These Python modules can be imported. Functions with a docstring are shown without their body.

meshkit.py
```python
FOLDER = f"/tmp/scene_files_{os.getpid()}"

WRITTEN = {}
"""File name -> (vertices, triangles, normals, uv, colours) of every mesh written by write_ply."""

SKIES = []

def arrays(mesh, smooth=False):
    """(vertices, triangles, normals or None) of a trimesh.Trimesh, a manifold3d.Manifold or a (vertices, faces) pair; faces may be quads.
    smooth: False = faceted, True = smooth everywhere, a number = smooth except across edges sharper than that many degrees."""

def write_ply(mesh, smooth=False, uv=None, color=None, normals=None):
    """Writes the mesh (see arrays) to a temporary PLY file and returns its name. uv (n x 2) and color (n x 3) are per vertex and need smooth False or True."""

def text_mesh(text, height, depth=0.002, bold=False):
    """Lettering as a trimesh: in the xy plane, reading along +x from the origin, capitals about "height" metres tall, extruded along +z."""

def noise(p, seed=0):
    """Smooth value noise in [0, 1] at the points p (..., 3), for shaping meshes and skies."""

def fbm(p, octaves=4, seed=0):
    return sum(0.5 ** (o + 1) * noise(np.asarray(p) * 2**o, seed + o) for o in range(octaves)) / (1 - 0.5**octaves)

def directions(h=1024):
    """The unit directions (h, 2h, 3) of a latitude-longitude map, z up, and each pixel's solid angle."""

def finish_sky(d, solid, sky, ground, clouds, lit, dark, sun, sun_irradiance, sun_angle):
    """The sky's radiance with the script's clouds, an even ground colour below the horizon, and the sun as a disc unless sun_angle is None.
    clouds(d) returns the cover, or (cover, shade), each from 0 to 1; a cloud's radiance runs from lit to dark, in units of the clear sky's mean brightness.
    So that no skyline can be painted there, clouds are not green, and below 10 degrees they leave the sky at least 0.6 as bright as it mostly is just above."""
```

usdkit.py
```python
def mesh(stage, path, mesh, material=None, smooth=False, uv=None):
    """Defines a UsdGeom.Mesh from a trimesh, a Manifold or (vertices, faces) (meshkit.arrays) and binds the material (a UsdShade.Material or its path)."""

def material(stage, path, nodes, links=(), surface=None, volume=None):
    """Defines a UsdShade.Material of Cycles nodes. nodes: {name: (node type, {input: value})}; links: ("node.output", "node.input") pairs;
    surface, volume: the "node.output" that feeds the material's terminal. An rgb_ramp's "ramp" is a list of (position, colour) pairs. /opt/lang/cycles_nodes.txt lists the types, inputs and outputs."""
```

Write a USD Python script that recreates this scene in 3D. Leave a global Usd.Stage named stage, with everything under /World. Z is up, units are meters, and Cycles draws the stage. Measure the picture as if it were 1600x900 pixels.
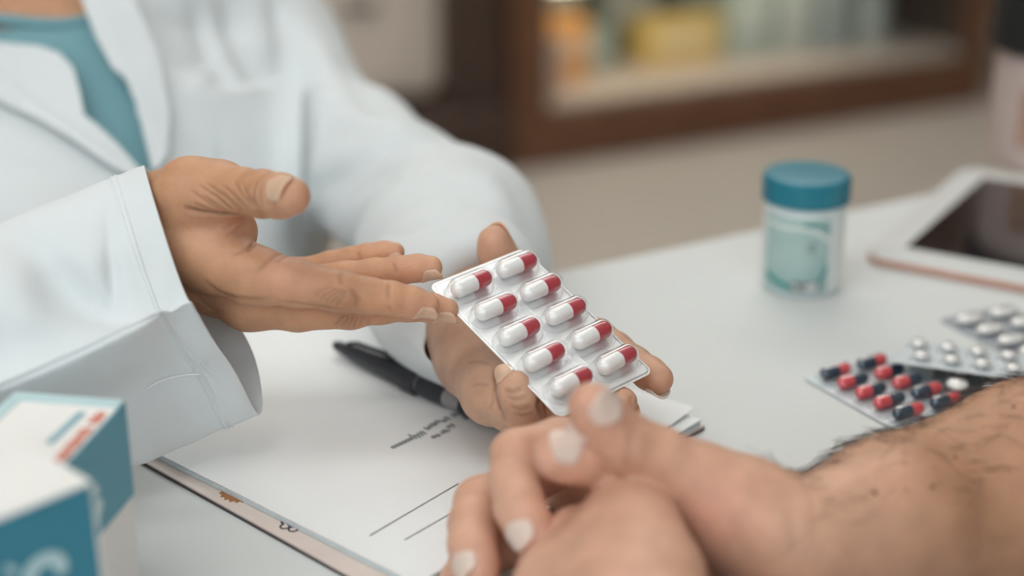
import math
import numpy as np, trimesh, usdkit, meshkit
from pxr import Usd, UsdGeom, UsdLux, UsdShade, Gf, Sdf, Vt
from scipy.ndimage import map_coordinates
from scipy.interpolate import CubicSpline
from scipy.spatial import cKDTree
from shapely.geometry import Polygon, LineString, Point
from shapely import affinity

rng = np.random.default_rng(7)
stage = Usd.Stage.CreateInMemory()
UsdGeom.SetStageUpAxis(stage, UsdGeom.Tokens.z)
UsdGeom.SetStageMetersPerUnit(stage, 1.0)
UsdGeom.Xform.Define(stage, '/World')

# ------------------------------------------------------------------ camera
TZ = 0.75                                   # height of the table top
F_PX, PITCH, CAM_H = 2400.0, math.radians(21), 0.34
CAM = np.array([0, 0, TZ + CAM_H])
RT = np.array([1.0, 0, 0]); FW = np.array([0, math.cos(PITCH), -math.sin(PITCH)]); UP = np.array([0, math.sin(PITCH), math.cos(PITCH)])
cam = UsdGeom.Camera.Define(stage, '/World/camera')
cam.CreateHorizontalApertureAttr(36.0); cam.CreateVerticalApertureAttr(20.25)
cam.CreateFocalLengthAttr(54.0)
cam.CreateClippingRangeAttr(Gf.Vec2f(0.05, 30))
cam.CreateFStopAttr(2.8); cam.CreateFocusDistanceAttr(0.70)
cam.CreateExposureAttr(-0.17)
x = UsdGeom.Xformable(cam)
x.AddTranslateOp().Set(Gf.Vec3d(*map(float, CAM))); x.AddRotateXOp().Set(90 - 21.0)

# ------------------------------------------------------------------ light
dome = UsdLux.DomeLight.Define(stage, '/World/daylight')
dome.CreateIntensityAttr(0.95); dome.CreateColorAttr(Gf.Vec3f(0.90, 0.97, 1.0))
def rect_light(name, loc, w, h, power, color, rot=(0, 0, 0)):
    l = UsdLux.RectLight.Define(stage, '/World/' + name)
    l.CreateWidthAttr(w); l.CreateHeightAttr(h); l.CreateIntensityAttr(power); l.CreateColorAttr(Gf.Vec3f(*color))
    xf = UsdGeom.Xformable(l); xf.AddTranslateOp().Set(Gf.Vec3d(*loc)); xf.AddRotateXYZOp().Set(Gf.Vec3f(*rot))
rect_light('ceiling_lamp', (-0.1, 1.55, 2.68), 1.6, 1.2, 1.6, (1, 0.985, 0.96))
rect_light('ceiling_lamp_001', (-0.85, -0.1, 2.68), 1.6, 1.0, 4.6, (1, 0.985, 0.96))
rect_light('ceiling_lamp_002', (0.1, 3.4, 2.68), 2.2, 1.2, 5.7, (1, 0.94, 0.87))

# ------------------------------------------------------------------ helpers
def P(px, py, d):                           # a point seen at pixel (px, py), d metres in front of the camera
    return CAM + FW * d + RT * ((px - 800) / F_PX * d) + UP * ((450 - py) / F_PX * d)
def ray(px, py):
    px, py = np.asarray(px, float), np.asarray(py, float)
    v = FW + RT * ((px - 800) / F_PX)[..., None] + UP * ((450 - py) / F_PX)[..., None]
    return v
def T(px, py, z=0.0):                       # the point at height z above the table top
    v = ray(px, py)
    return CAM + v * ((z - CAM_H) / v[..., 2])[..., None]
def pixel(p):
    q = np.asarray(p, float) - CAM; d = q @ FW
    return 800 + F_PX * (q @ RT) / d, 450 - F_PX * (q @ UP) / d, d
def unit(v):
    v = np.asarray(v, float); return v / (np.linalg.norm(v, axis=-1, keepdims=True) + 1e-15)

LOCS, USED = {}, {}
def numbered(parent, name):
    k = (parent, name); n = USED.get(k, 0); USED[k] = n + 1
    return name if n == 0 else f'{name}_{n:03d}'
def tagp(prim, label=None, cat=None, group=None, kind=None):
    for k, v in (('label', label), ('category', cat), ('group', group), ('kind', kind)):
        if v: prim.SetCustomDataByKey(k, v)
    return prim
def thing(name, label, cat, loc, group=None, kind=None):
    path = '/World/' + numbered('/World', name)
    xf = UsdGeom.Xform.Define(stage, path); xf.AddTranslateOp().Set(Gf.Vec3d(*map(float, loc)))
    LOCS[path] = np.asarray(loc, float)
    tagp(xf.GetPrim(), label, cat, group, kind)
    return path
def join(*ms):
    vs, fs, n = [], [], 0
    for m in ms:
        v, f = (np.asarray(m.vertices), np.asarray(m.faces)) if hasattr(m, 'vertices') else (np.asarray(m[0], float), np.asarray(m[1], int))
        if f.shape[1] == 4: f = np.vstack([f[:, [0, 1, 2]], f[:, [0, 2, 3]]])
        vs.append(v); fs.append(f + n); n += len(v)
    return np.vstack(vs), np.vstack(fs)
def obj(name, mesh, m, parent='/World', smooth=35, label=None, cat=None, kind=None, group=None, color=None):
    """world-space mesh -> ONE Mesh prim under parent (a path)."""
    path = parent + '/' + numbered(parent, name)
    loc = LOCS.get(parent, np.zeros(3)); LOCS[path] = loc
    if hasattr(mesh, 'to_mesh'):
        mm = mesh.to_mesh(); mesh = (mm.vert_properties[:, :3], mm.tri_verts)
    v, f = join(mesh)
    pr = usdkit.mesh(stage, path, (v - loc, f), m, smooth=True if color is not None else smooth)
    if color is not None:
        UsdGeom.PrimvarsAPI(pr).CreatePrimvar('tone', Sdf.ValueTypeNames.Color3fArray, 'vertex').Set(Vt.Vec3fArray.FromNumpy(np.asarray(color, np.float32)))
    tagp(pr.GetPrim(), label, cat, group, kind)
    return path

# -- shapes
def frame(o, ax, ay, az):
    M = np.eye(4); M[:3, 0], M[:3, 1], M[:3, 2], M[:3, 3] = ax, ay, az, o; return M
def place(m, M):
    v, f = join(m); v = v @ M[:3, :3].T + M[:3, 3]
    if np.linalg.det(M[:3, :3]) < 0: f = f[:, ::-1]
    return v, f
def box(sx, sy, sz, c=(0, 0, 0), bev=0.0):
    if bev <= 0:
        m = trimesh.creation.box((sx, sy, sz)); m.apply_translation(c); return m
    hx, hy, hz = sx / 2, sy / 2, sz / 2; pts = []
    for a in (-1, 1):
        for b in (-1, 1):
            for d in (-1, 1):
                for e in ((bev, bev, 0), (bev, 0, bev), (0, bev, bev)):
                    pts.append((a * (hx - e[0]), b * (hy - e[1]), d * (hz - e[2])))
    m = trimesh.convex.convex_hull(np.array(pts)); m.apply_translation(c); return m
def extrude(poly, h):
    return trimesh.util.concatenate([trimesh.creation.extrude_polygon(g, h, engine='earcut') for g in getattr(poly, 'geoms', [poly]) if g.area > 0])
def prism(poly, z0, z1):
    m = extrude(poly, z1 - z0); m.apply_translation((0, 0, z0)); return m
def rrect(w, h, r, n=6):
    return Polygon([(-w/2+r, -h/2+r), (w/2-r, -h/2+r), (w/2-r, h/2-r), (-w/2+r, h/2-r)]).buffer(r, quad_segs=n)
def lathe(prof, n=64):
    prof = np.asarray(prof, float); a = np.arange(n) * 2 * math.pi / n
    v = np.stack([np.outer(np.cos(a), prof[:, 0]), np.outer(np.sin(a), prof[:, 0]), np.tile(prof[:, 1], (n, 1))], -1).reshape(-1, 3)
    k = len(prof); i, j = np.meshgrid(np.arange(n), np.arange(k - 1), indexing='ij'); i2 = (i + 1) % n
    q = np.stack([i * k + j, i2 * k + j, i2 * k + j + 1, i * k + j + 1], -1).reshape(-1, 4)
    return join((v, q))
def tube(pts, rad, n=10, caps=True):
    p = np.asarray(pts, float); rad = np.broadcast_to(rad, (len(p),)).astype(float)
    t = unit(np.gradient(p, axis=0)); a = unit(np.cross(t, np.where(np.abs(t[:, 2:]) < .9, [0, 0, 1.], [1., 0, 0])))
    b = np.cross(t, a); th = np.arange(n) * 2 * math.pi / n
    v = (p[:, None] + rad[:, None, None] * (np.cos(th)[None, :, None] * a[:, None] + np.sin(th)[None, :, None] * b[:, None])).reshape(-1, 3)
    i, j = np.meshgrid(np.arange(len(p) - 1), np.arange(n), indexing='ij'); j2 = (j + 1) % n
    q = np.stack([i * n + j, i * n + j2, (i + 1) * n + j2, (i + 1) * n + j], -1).reshape(-1, 4)
    f = np.vstack([q[:, [0, 1, 2]], q[:, [0, 2, 3]]])
    if caps:
        m = len(v); v = np.vstack([v, p[0], p[-1]]); jj = np.arange(n); k = (len(p) - 1) * n
        f = np.vstack([f, np.stack([np.full(n, m), (jj + 1) % n, jj], 1), np.stack([np.full(n, m + 1), k + jj, k + (jj + 1) % n], 1)])
    return v, f

# -- signed distance fields for bodies and clothes
class Field:
    def __init__(s, lo, hi, vox):
        s.lo, s.vox = np.asarray(lo, float), vox
        s.n = np.ceil((np.asarray(hi) - s.lo) / vox).astype(int) + 1
        s.F = np.full(s.n, 0.03, np.float32)
    def new(s): return np.full(s.n, 0.03, np.float32)
    def window(s, lo, hi):
        a = np.clip(np.floor((lo - s.lo) / s.vox).astype(int), 0, s.n); b = np.clip(np.ceil((hi - s.lo) / s.vox).astype(int) + 1, 0, s.n)
        sl = tuple(slice(i, j) for i, j in zip(a, b))
        X = [(s.lo[k] + s.vox * np.arange(a[k], b[k])).astype(np.float32) for k in range(3)]
        return sl, (X[0][:, None, None], X[1][None, :, None], X[2][None, None, :])
    def cone(s, A, a, b, ra, rb, k=0.003):
        a, b = np.asarray(a, float), np.asarray(b, float); m = max(ra, rb) + 0.012 + k
        sl, (X, Y, Z) = s.window(np.minimum(a, b) - m, np.maximum(a, b) + m)
        if A[sl].size == 0: return
        d = b - a; l2 = d @ d + 1e-12
        x, y, z = X - a[0], Y - a[1], Z - a[2]
        t = np.clip((x * d[0] + y * d[1] + z * d[2]) / l2, 0, 1)
        D = np.sqrt((x - t * d[0]) ** 2 + (y - t * d[1]) ** 2 + (z - t * d[2]) ** 2) - (ra + (rb - ra) * t)
        A[sl] = smin(A[sl], D, k)
    def chain(s, A, pts, k=0.003):
        for (a, ra), (b, rb) in zip(pts[:-1], pts[1:]): s.cone(A, a, b, ra, rb, k)
    def at(s, p, A=None):
        q = (np.asarray(p) - s.lo) / s.vox
        return map_coordinates(s.F if A is None else A, q.reshape(-1, 3).T, order=1, mode='nearest').reshape(q.shape[:-1])
    def mesh(s, level=0.0, A=None):
        return surface_net((s.F if A is None else A) - level, s.lo, s.vox)
    def hit(s, px, py, level=0.0, t0=0.3, t1=1.7, step=None):
        """points where the rays through these pixels meet the surface (nan where they miss)"""
        v = ray(np.asarray(px, float).ravel(), np.asarray(py, float).ravel()); step = s.vox * .5; hi = s.lo + s.vox * (s.n - 1)
        with np.errstate(all='ignore'):
            ta, tb = (s.lo - CAM) / v, (hi - CAM) / v
        t = np.clip(np.minimum(ta, tb).max(1), t0, t1); te = np.clip(np.maximum(ta, tb).min(1), t0, t1); out = np.full((len(v), 3), np.nan)
        act = np.flatnonzero(t < te); t = t.copy(); found = []
        while len(act):
            inside = s.at(CAM + v[act] * t[act, None]) < level
            found.append(act[inside]); act = act[~inside]; t[act] += step; act = act[t[act] < te[act]]
        h = np.concatenate(found) if found else np.zeros(0, int)
        if len(h):
            a, b = t[h] - step, t[h].copy()
            for _ in range(5):
                m = (a + b) / 2; q = s.at(CAM + v[h] * m[:, None]) < level; b = np.where(q, m, b); a = np.where(q, a, m)
            out[h] = CAM + v[h] * b[:, None]
        return out
def smin(a, b, k):
    h = np.maximum(k - np.abs(a - b), 0) / k
    return np.minimum(a, b) - h * h * k * 0.25
def surface_net(F, lo, vox):
    S = F < 0; n = F.shape
    c = np.zeros(np.array(n) - 1, np.int8)
    for i in (0, 1):
        for j in (0, 1):
            for k in (0, 1):
                c += S[i:n[0]-1+i, j:n[1]-1+j, k:n[2]-1+k]
    act = (c > 0) & (c < 8); cells = np.argwhere(act); idx = np.full(act.shape, -1, np.int64); idx[act] = np.arange(len(cells))
    acc = np.zeros((len(cells), 3)); cnt = np.zeros(len(cells))
    corners = [np.array(o) for o in np.ndindex(2, 2, 2)]
    val = {tuple(o): F[tuple((cells + o).T)] for o in corners}
    for o in corners:
        for ax in range(3):
            if o[ax]: continue
            e = o.copy(); e[ax] = 1; a, b = val[tuple(o)], val[tuple(e)]
            m = (a < 0) != (b < 0); t = a[m] / (a[m] - b[m])
            q = np.tile(o.astype(float), (m.sum(), 1)); q[:, ax] = t
            acc[m] += q; cnt[m] += 1
    v = lo + vox * (cells + acc / cnt[:, None])
    faces = []
    for ax in range(3):
        u, w = [(1, 2), (2, 0), (0, 1)][ax]
        sa = [slice(None)] * 3; sb = [slice(None)] * 3; sa[ax] = slice(0, -1); sb[ax] = slice(1, None)
        A, B = S[tuple(sa)], S[tuple(sb)]
        e = np.argwhere(A != B)
        e = e[(e[:, u] > 0) & (e[:, w] > 0) & (e[:, u] < n[u]-1) & (e[:, w] < n[w]-1)]
        flip = ~A[tuple(e.T)]
        du, dw = np.zeros(3, int), np.zeros(3, int); du[u] = 1; dw[w] = 1
        q = np.stack([idx[tuple((e - du - dw).T)], idx[tuple((e - dw).T)], idx[tuple(e.T)], idx[tuple((e - du).T)]], 1)
        q[flip] = q[flip][:, ::-1]; faces.append(q)
    q = np.vstack(faces)
    return v, np.vstack([q[:, [0, 1, 2]], q[:, [0, 2, 3]]])
def vnormals(v, f):
    n = np.zeros_like(v); fn = np.cross(v[f[:, 1]] - v[f[:, 0]], v[f[:, 2]] - v[f[:, 0]])
    for k in range(3): np.add.at(n, f[:, k], fn)
    return unit(n)
def relax(v, f, n=2, lam=0.5):
    e = np.vstack([f[:, [0, 1]], f[:, [1, 2]], f[:, [2, 0]]])
    import scipy.sparse as sp
    A = sp.coo_matrix((np.ones(2 * len(e)), (np.r_[e[:, 0], e[:, 1]], np.r_[e[:, 1], e[:, 0]])), (len(v), len(v))).tocsr(); A.data[:] = 1
    d = np.asarray(A.sum(1)).ravel(); d[d == 0] = 1
    for i in range(2 * n):
        v = v + (lam if i % 2 == 0 else -lam * 1.03) * (A @ v / d[:, None] - v)
    return v
def spline(pts, n):
    p = np.asarray(pts, float); t = np.r_[0, np.cumsum(np.linalg.norm(np.diff(p, axis=0), axis=1))]
    if len(p) == 2: return p[0] + (p[1] - p[0]) * np.linspace(0, 1, n)[:, None]
    return CubicSpline(t, p)(np.linspace(0, t[-1], n))
def groove(field, v, nrm, lines):
    """lines: (pixel polyline, depth, width): shallow creases pressed into the skin or cloth along the line as it lies on the surface. Returns moved v and the crease amount."""
    v = v.copy(); amt = np.zeros(len(v)); off = np.zeros(len(v)); tree = None
    for pts, depth, width in lines:
        L = sum(math.dist(a, b) for a, b in zip(pts[:-1], pts[1:]))
        pp = spline(pts, max(6, int(L / 1.5))); wig = meshkit.noise(np.c_[pp * .12, np.full(len(pp), depth * 1e4)], 3) - .5; pp = pp + 2.2 * wig[:, None] * np.array([1.0, .4]); width = width * (.75 + .5 * meshkit.noise(np.array([[pts[0][0] * .37, pts[0][1] * .53, 1.0]]), 5)[0])
        h = field.hit(pp[:, 0], pp[:, 1]); ok = ~np.isnan(h[:, 0]); h = h[ok]
        if len(h) < 3: continue
        s = np.linspace(0, 1, len(pp))[ok]; env = np.clip(np.minimum(s, 1 - s) / .22, 0, 1) ** .7
        kt = cKDTree(h); dd, ii = kt.query(v, distance_upper_bound=abs(width) * 3.2)
        m = np.isfinite(dd); g = np.exp(-(dd[m] / width) ** 2) * env[ii[m]]
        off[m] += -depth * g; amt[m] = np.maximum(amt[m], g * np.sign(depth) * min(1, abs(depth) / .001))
    return v + nrm * off[:, None], amt
def near(v, pts, rad):
    out = np.zeros(len(v))
    for p in pts: out = np.maximum(out, np.exp(-(np.linalg.norm(v - p, axis=1) / rad) ** 2))
    return out
def nail(field, tip, back, dorsal, rt, length, half=52, ext=0.0, lift=0.00035):
    """a fingernail fitted on the skin: tip centre, a point further back, the direction of the finger's back, tip radius."""
    ax = unit(np.asarray(tip) - back); do = unit(np.asarray(dorsal) - ax * (np.asarray(dorsal) @ ax)); si = np.cross(ax, do)
    nu, nv = 15, 15
    us, vs = np.linspace(-1, 1, nu), np.linspace(0, 1, nv)
    s_end = rt * .72 + ext; s0 = s_end - length
    pts = np.zeros((nv, nu, 3)); radp = None
    for j, vv in enumerate(vs):
        s = s0 + length * vv
        wd = (1 - max(0, (.34 - vv) / .34) ** 2.4 * .72) * (1 - max(0, (vv - .66) / .34) ** 2.4 * .38)
        ph = np.radians(half) * us * wd
        ss = s - length * (.10 * us ** 2 if vv > .6 else 0) * max(0, (vv - .6) / .4) + length * .10 * us ** 2 * max(0, (.4 - vv) / .4)
        dr = np.cos(ph)[:, None] * do + np.sin(ph)[:, None] * si
        o = np.asarray(tip) + ss[:, None] * ax
        rr = np.linspace(rt * 1.7, rt * .25, 60)
        q = o[:, None] + rr[None, :, None] * dr[:, None]
        fv = field.at(q) < 0; first = np.where(fv.any(1), fv.argmax(1), 59); r = rr[first]
        if radp is not None and vv > .45: r = np.maximum(r, radp * (.985 if ext == 0 else .995))
        radp = r.copy()
        pts[j] = o + dr * (r + lift + .0002 * (1 - us ** 2))[:, None]
    v0 = pts.reshape(-1, 3); c = (tip + ax * (s0 + s_end) / 2)
    dn = np.tile(do, (len(v0), 1))
    v1 = v0 - dn * .0009
    i, j = np.meshgrid(np.arange(nv - 1), np.arange(nu - 1), indexing='ij')
    q = np.stack([i * nu + j, i * nu + j + 1, (i + 1) * nu + j + 1, (i + 1) * nu + j], -1).reshape(-1, 4)
    n = nv * nu; bd = [k for k in range(nu)] + [(k + 1) * nu - 1 for k in range(1, nv)] + [n - 1 - k for k in range(1, nu)] + [(nv - 1 - k) * nu for k in range(1, nv - 1)]
    e = np.array([(bd[k], bd[(k + 1) % len(bd)]) for k in range(len(bd))])
    sk = np.stack([e[:, 0], e[:, 0] + n, e[:, 1] + n, e[:, 1]], 1)
    m = join((np.vstack([v0, v1]), np.vstack([q, q[:, ::-1] + n, sk])))
    tm = trimesh.Trimesh(*m, process=False); tm.fix_normals()
    return np.array(tm.vertices), np.array(tm.faces)

# ------------------------------------------------------------------ materials
def mat(name, color, rough=0.5, metal=0.0, vary=0.0, vscale=40.0, bump=0.0, bscale=200.0, bdist=0.0005, color2=None, **kw):
    nodes = {'p': ('principled_bsdf', dict(base_color=color, roughness=rough, metallic=metal, **kw))}; links = []
    nodes['g'] = ('texture_coordinate', {})
    if vary or color2 is not None:
        c2 = color2 if color2 is not None else tuple(c * (1 - vary) for c in color)
        nodes['n'] = ('noise_texture', {'scale': vscale, 'detail': 4.0}); nodes['r'] = ('rgb_ramp', {'ramp': [(.35, color), (.68, c2)]})
        links += [('g.object', 'n.vector'), ('n.fac', 'r.fac'), ('r.color', 'p.base_color')]
    if bump:
        nodes['bn'] = ('noise_texture', {'scale': bscale, 'detail': 3.0}); nodes['b'] = ('bump', {'strength': bump, 'distance': bdist})
        links += [('g.object', 'bn.vector'), ('bn.fac', 'b.height'), ('b.normal', 'p.normal')]
    return usdkit.material(stage, '/World/Looks/' + name, nodes, links, surface='p.BSDF')
def clear_mat(name, tint=(1, 1, 1), rough=0.06, refl=.6, power=4.0, base=.03):
    nodes = {'t': ('transparent_bsdf', {'color': tint}), 'g': ('glossy_bsdf', {'color': (1, 1, 1), 'roughness': rough}), 'w': ('layer_weight', {'blend': .5}),
             'pw': ('math', {'math_type': 'power', 'value2': power}), 'ma': ('math', {'math_type': 'multiply_add', 'value2': refl, 'value3': base}), 'm': ('mix_closure', {})}
    links = [('w.facing', 'pw.value1'), ('pw.value', 'ma.value1'), ('ma.value', 'm.fac'), ('t.BSDF', 'm.closure1'), ('g.BSDF', 'm.closure2')]
    return usdkit.material(stage, '/World/Looks/' + name, nodes, links, surface='m.closure')
def skin_mat(name, rough=0.47):
    nodes = {'a': ('attribute', {'attribute': 'tone'}), 'tc': ('texture_coordinate', {}),
             'n': ('noise_texture', {'scale': 90.0, 'detail': 5.0}), 'mr': ('map_range', {'from_min': .3, 'from_max': .7, 'to_min': .90, 'to_max': 1.08}),
             'cc': ('combine_color', {}), 'mx': ('mix_color', {'blend_type': 'multiply', 'fac': 1.0}),
             'v': ('voronoi_texture', {'scale': 1500.0}), 'n2': ('noise_texture', {'scale': 700.0, 'detail': 3.0}),
             'ad': ('math', {'math_type': 'add'}), 'b': ('bump', {'strength': .35, 'distance': .00035}),
             'p': ('principled_bsdf', dict(roughness=rough, subsurface_weight=.18, subsurface_radius=(1, .38, .2), subsurface_scale=.0035, specular_ior_level=.35))}
    links = [('tc.object', 'n.vector'), ('tc.object', 'v.vector'), ('tc.object', 'n2.vector'), ('n.fac', 'mr.value'), ('mr.result', 'cc.r'), ('mr.result', 'cc.g'), ('mr.result', 'cc.b'),
             ('a.color', 'mx.a'), ('cc.color', 'mx.b'), ('mx.result', 'p.base_color'), ('v.distance', 'ad.value1'), ('n2.fac', 'ad.value2'), ('ad.value', 'b.height'), ('b.normal', 'p.normal')]
    return usdkit.material(stage, '/World/Looks/' + name, nodes, links, surface='p.BSDF')
def cloth_mat(name, color, weave=2200.0, rough=.85):
    nodes = {'tc': ('texture_coordinate', {}), 'n': ('noise_texture', {'scale': 25.0, 'detail': 5.0}), 'w': ('noise_texture', {'scale': weave, 'detail': 2.0}),
             'r': ('rgb_ramp', {'ramp': [(.3, color), (.7, tuple(c * .96 for c in color))]}), 'n3': ('noise_texture', {'scale': 60.0, 'detail': 4.0}),
             'm': ('math', {'math_type': 'multiply_add', 'value2': 3.0}), 'b': ('bump', {'strength': .25, 'distance': .0004}),
             'p': ('principled_bsdf', dict(roughness=rough, sheen_weight=.15, specular_ior_level=.25))}
    links = [('tc.object', 'n.vector'), ('tc.object', 'w.vector'), ('tc.object', 'n3.vector'), ('n.fac', 'r.fac'), ('r.color', 'p.base_color'), ('n3.fac', 'm.value1'), ('w.fac', 'm.value3'), ('m.value', 'b.height'), ('b.normal', 'p.normal')]
    return usdkit.material(stage, '/World/Looks/' + name, nodes, links, surface='p.BSDF')

M = dict(
    laminate=mat('white_laminate', (.66, .685, .68), .62, vary=.03, vscale=6, bump=.05, bscale=300),
    edge=mat('laminate_edge', (.60, .50, .44), .5, vary=.05),
    steel=mat('leg_steel', (.5, .5, .5), .35, 1.0),
    paper=mat('white_paper', (.84, .865, .87), .8, vary=.02, vscale=30, bump=.15, bscale=900),
    paper_edge=mat('paper_edge', (.62, .68, .71), .85, vary=.15, vscale=900),
    cover=mat('notebook_cover', (.72, .62, .57), .6, vary=.06, vscale=60),
    cover_edge=mat('notebook_board', (.06, .045, .045), .6),
    print_brown=mat('brown_print', (.40, .17, .06), .6, vary=.2, vscale=300),
    ink=mat('black_ink', (.02, .02, .022), .6),
    grey_ink=mat('grey_ink', (.27, .29, .30), .8),
    pen_black=mat('black_plastic', (.022, .024, .032), .38, bump=.1, bscale=800),
    pen_clear=mat('smoky_plastic', (.42, .40, .40), .2, transmission_weight=.35),
    coat=cloth_mat('coat_cotton', (.69, .73, .745)),
    shirt=cloth_mat('shirt_jersey', (.18, .35, .395), 1500.0),
    thread=mat('white_thread', (.86, .87, .87), .7),
    skin_a=skin_mat('skin_warm_brown'), skin_b=skin_mat('skin_fair'),
    nail_a=mat('nail_plate_warm', (.72, .43, .30), .42, coat_weight=.1, subsurface_weight=.2, subsurface_scale=.002),
    nail_b=mat('nail_plate_fair', (.77, .55, .465), .42, coat_weight=.1, subsurface_weight=.2, subsurface_scale=.002),
    nail_free=mat('nail_free_edge', (.85, .78, .70), .35),
    hair=mat('body_hair', (.035, .022, .016), .5),
    mole=mat('mole_brown', (.16, .07, .035), .55),
    foil=mat('blister_foil', (.90, .915, .92), .30, .60, bump=.2, bscale=350, bdist=.0006),
    foil_grey=mat('silver_foil', (.58, .64, .67), .5, .35, bump=.2, bscale=300, bdist=.0006),
    pvc=clear_mat('clear_blister_film', (.99, .995, 1), .14, .75, 2.2, .05),
    white_cap=mat('white_gelatin', (.86, .85, .83), .3, coat_weight=.4),
    red_cap=mat('red_gelatin', (.45, .03, .055), .16, coat_weight=.6),
    coral_cap=mat('coral_gelatin', (.72, .07, .09), .25, coat_weight=.5),
    navy_cap=mat('navy_gelatin', (.006, .035, .075), .22, coat_weight=.6),
    tablet_white=mat('tablet_white_glass', (.80, .82, .81), .2, coat_weight=.4),
    tablet_side=mat('rose_gold_rim', (.66, .36, .27), .35, .5),
    tablet_screen=mat('dark_screen', (.012, .012, .014), .09, coat_weight=.5),
    lid_teal=mat('teal_lid', (.010, .20, .28), .36, vary=.1, vscale=40, coat_weight=.25, coat_roughness=.3),
    jar_body=mat('milky_plastic', (.76, .80, .79), .35, subsurface_weight=.2, subsurface_scale=.004),
    jar_label=mat('jar_label', (.42, .56, .54), .5, color2=(.30, .47, .455), vscale=25),
    jar_dark=mat('label_teal', (.03, .25, .25), .5), jar_pale=mat('label_pale', (.74, .79, .77), .5),
    jar_box=mat('label_grey', (.16, .20, .20), .5),
    carton_side=mat('carton_side_sheen', (.095, .325, .43), .5, vary=.08, vscale=30),  # lighter teal: the reflection on this side is put into the colour
    carton_teal=mat('carton_teal', (.028, .21, .30), .5, vary=.08, vscale=30),
    carton_white=mat('carton_white', (.79, .79, .77), .6, vary=.03, vscale=30),
    carton_pale=mat('carton_pale_teal', (.45, .62, .65), .55),
    carton_red=mat('carton_red_print', (.68, .20, .13), .6), carton_blue=mat('carton_blue_print', (.20, .40, .48), .6),
    bottle_body=mat('bottle_blush', (.58, .47, .44), .4), bottle_cap=mat('bottle_black_cap', (.010, .012, .013), .45),
    bottle_label=mat('bottle_label', (.47, .29, .21), .55),
)

# ------------------------------------------------------------------ the room
def slab(name, x0, x1, y0, y1, z0, z1, m):
    obj(name, box(x1 - x0, y1 - y0, z1 - z0, ((x0 + x1) / 2, (y0 + y1) / 2, (z0 + z1) / 2)), m, smooth=False, kind='structure')
m_floor = mat('floor_vinyl', (.46, .42, .375), .45, vary=.06, vscale=3)
m_wall = mat('wall_paint', (.55, .47, .40), .8, vary=.03, vscale=2)
m_ceil = mat('ceiling_paint', (.82, .82, .80), .9)
slab('floor', -3.2, 3.6, -1.6, 6.2, -.1, 0, m_floor)
slab('wall_back', -3.2, 3.6, 6.0, 6.2, 0, 2.75, m_wall)
slab('wall_left', -3.3, -3.2, -1.6, 6.2, 0, 2.75, m_wall)
slab('wall_right', 3.6, 3.7, -1.6, 6.2, 0, 2.75, m_wall)
wfp = Polygon([(-3.3, 0), (3.7, 0), (3.7, 2.75), (-3.3, 2.75)], [[(-2.4, 1.15), (2.8, 1.15), (2.8, 2.62), (-2.4, 2.62)]])  # unseen wall, added to keep low front light out
obj('added_wall_front', place(extrude(wfp, .1), frame((0, -1.6, 0), (1, 0, 0), (0, 0, 1), (0, -1, 0))), m_wall, smooth=False, kind='structure')
win = obj('window_1', join(box(5.2, .06, .05, (.2, -1.65, 1.175)), box(5.2, .06, .05, (.2, -1.65, 2.595)), *[box(.05, .06, 1.37, (xx, -1.65, 1.885)) for xx in (-2.375, -.65, 1.05, 2.775)]), mat('added_window_frame', (.6, .6, .58), .5), kind='structure')  # unseen window, added so front light enters only from high up
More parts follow.
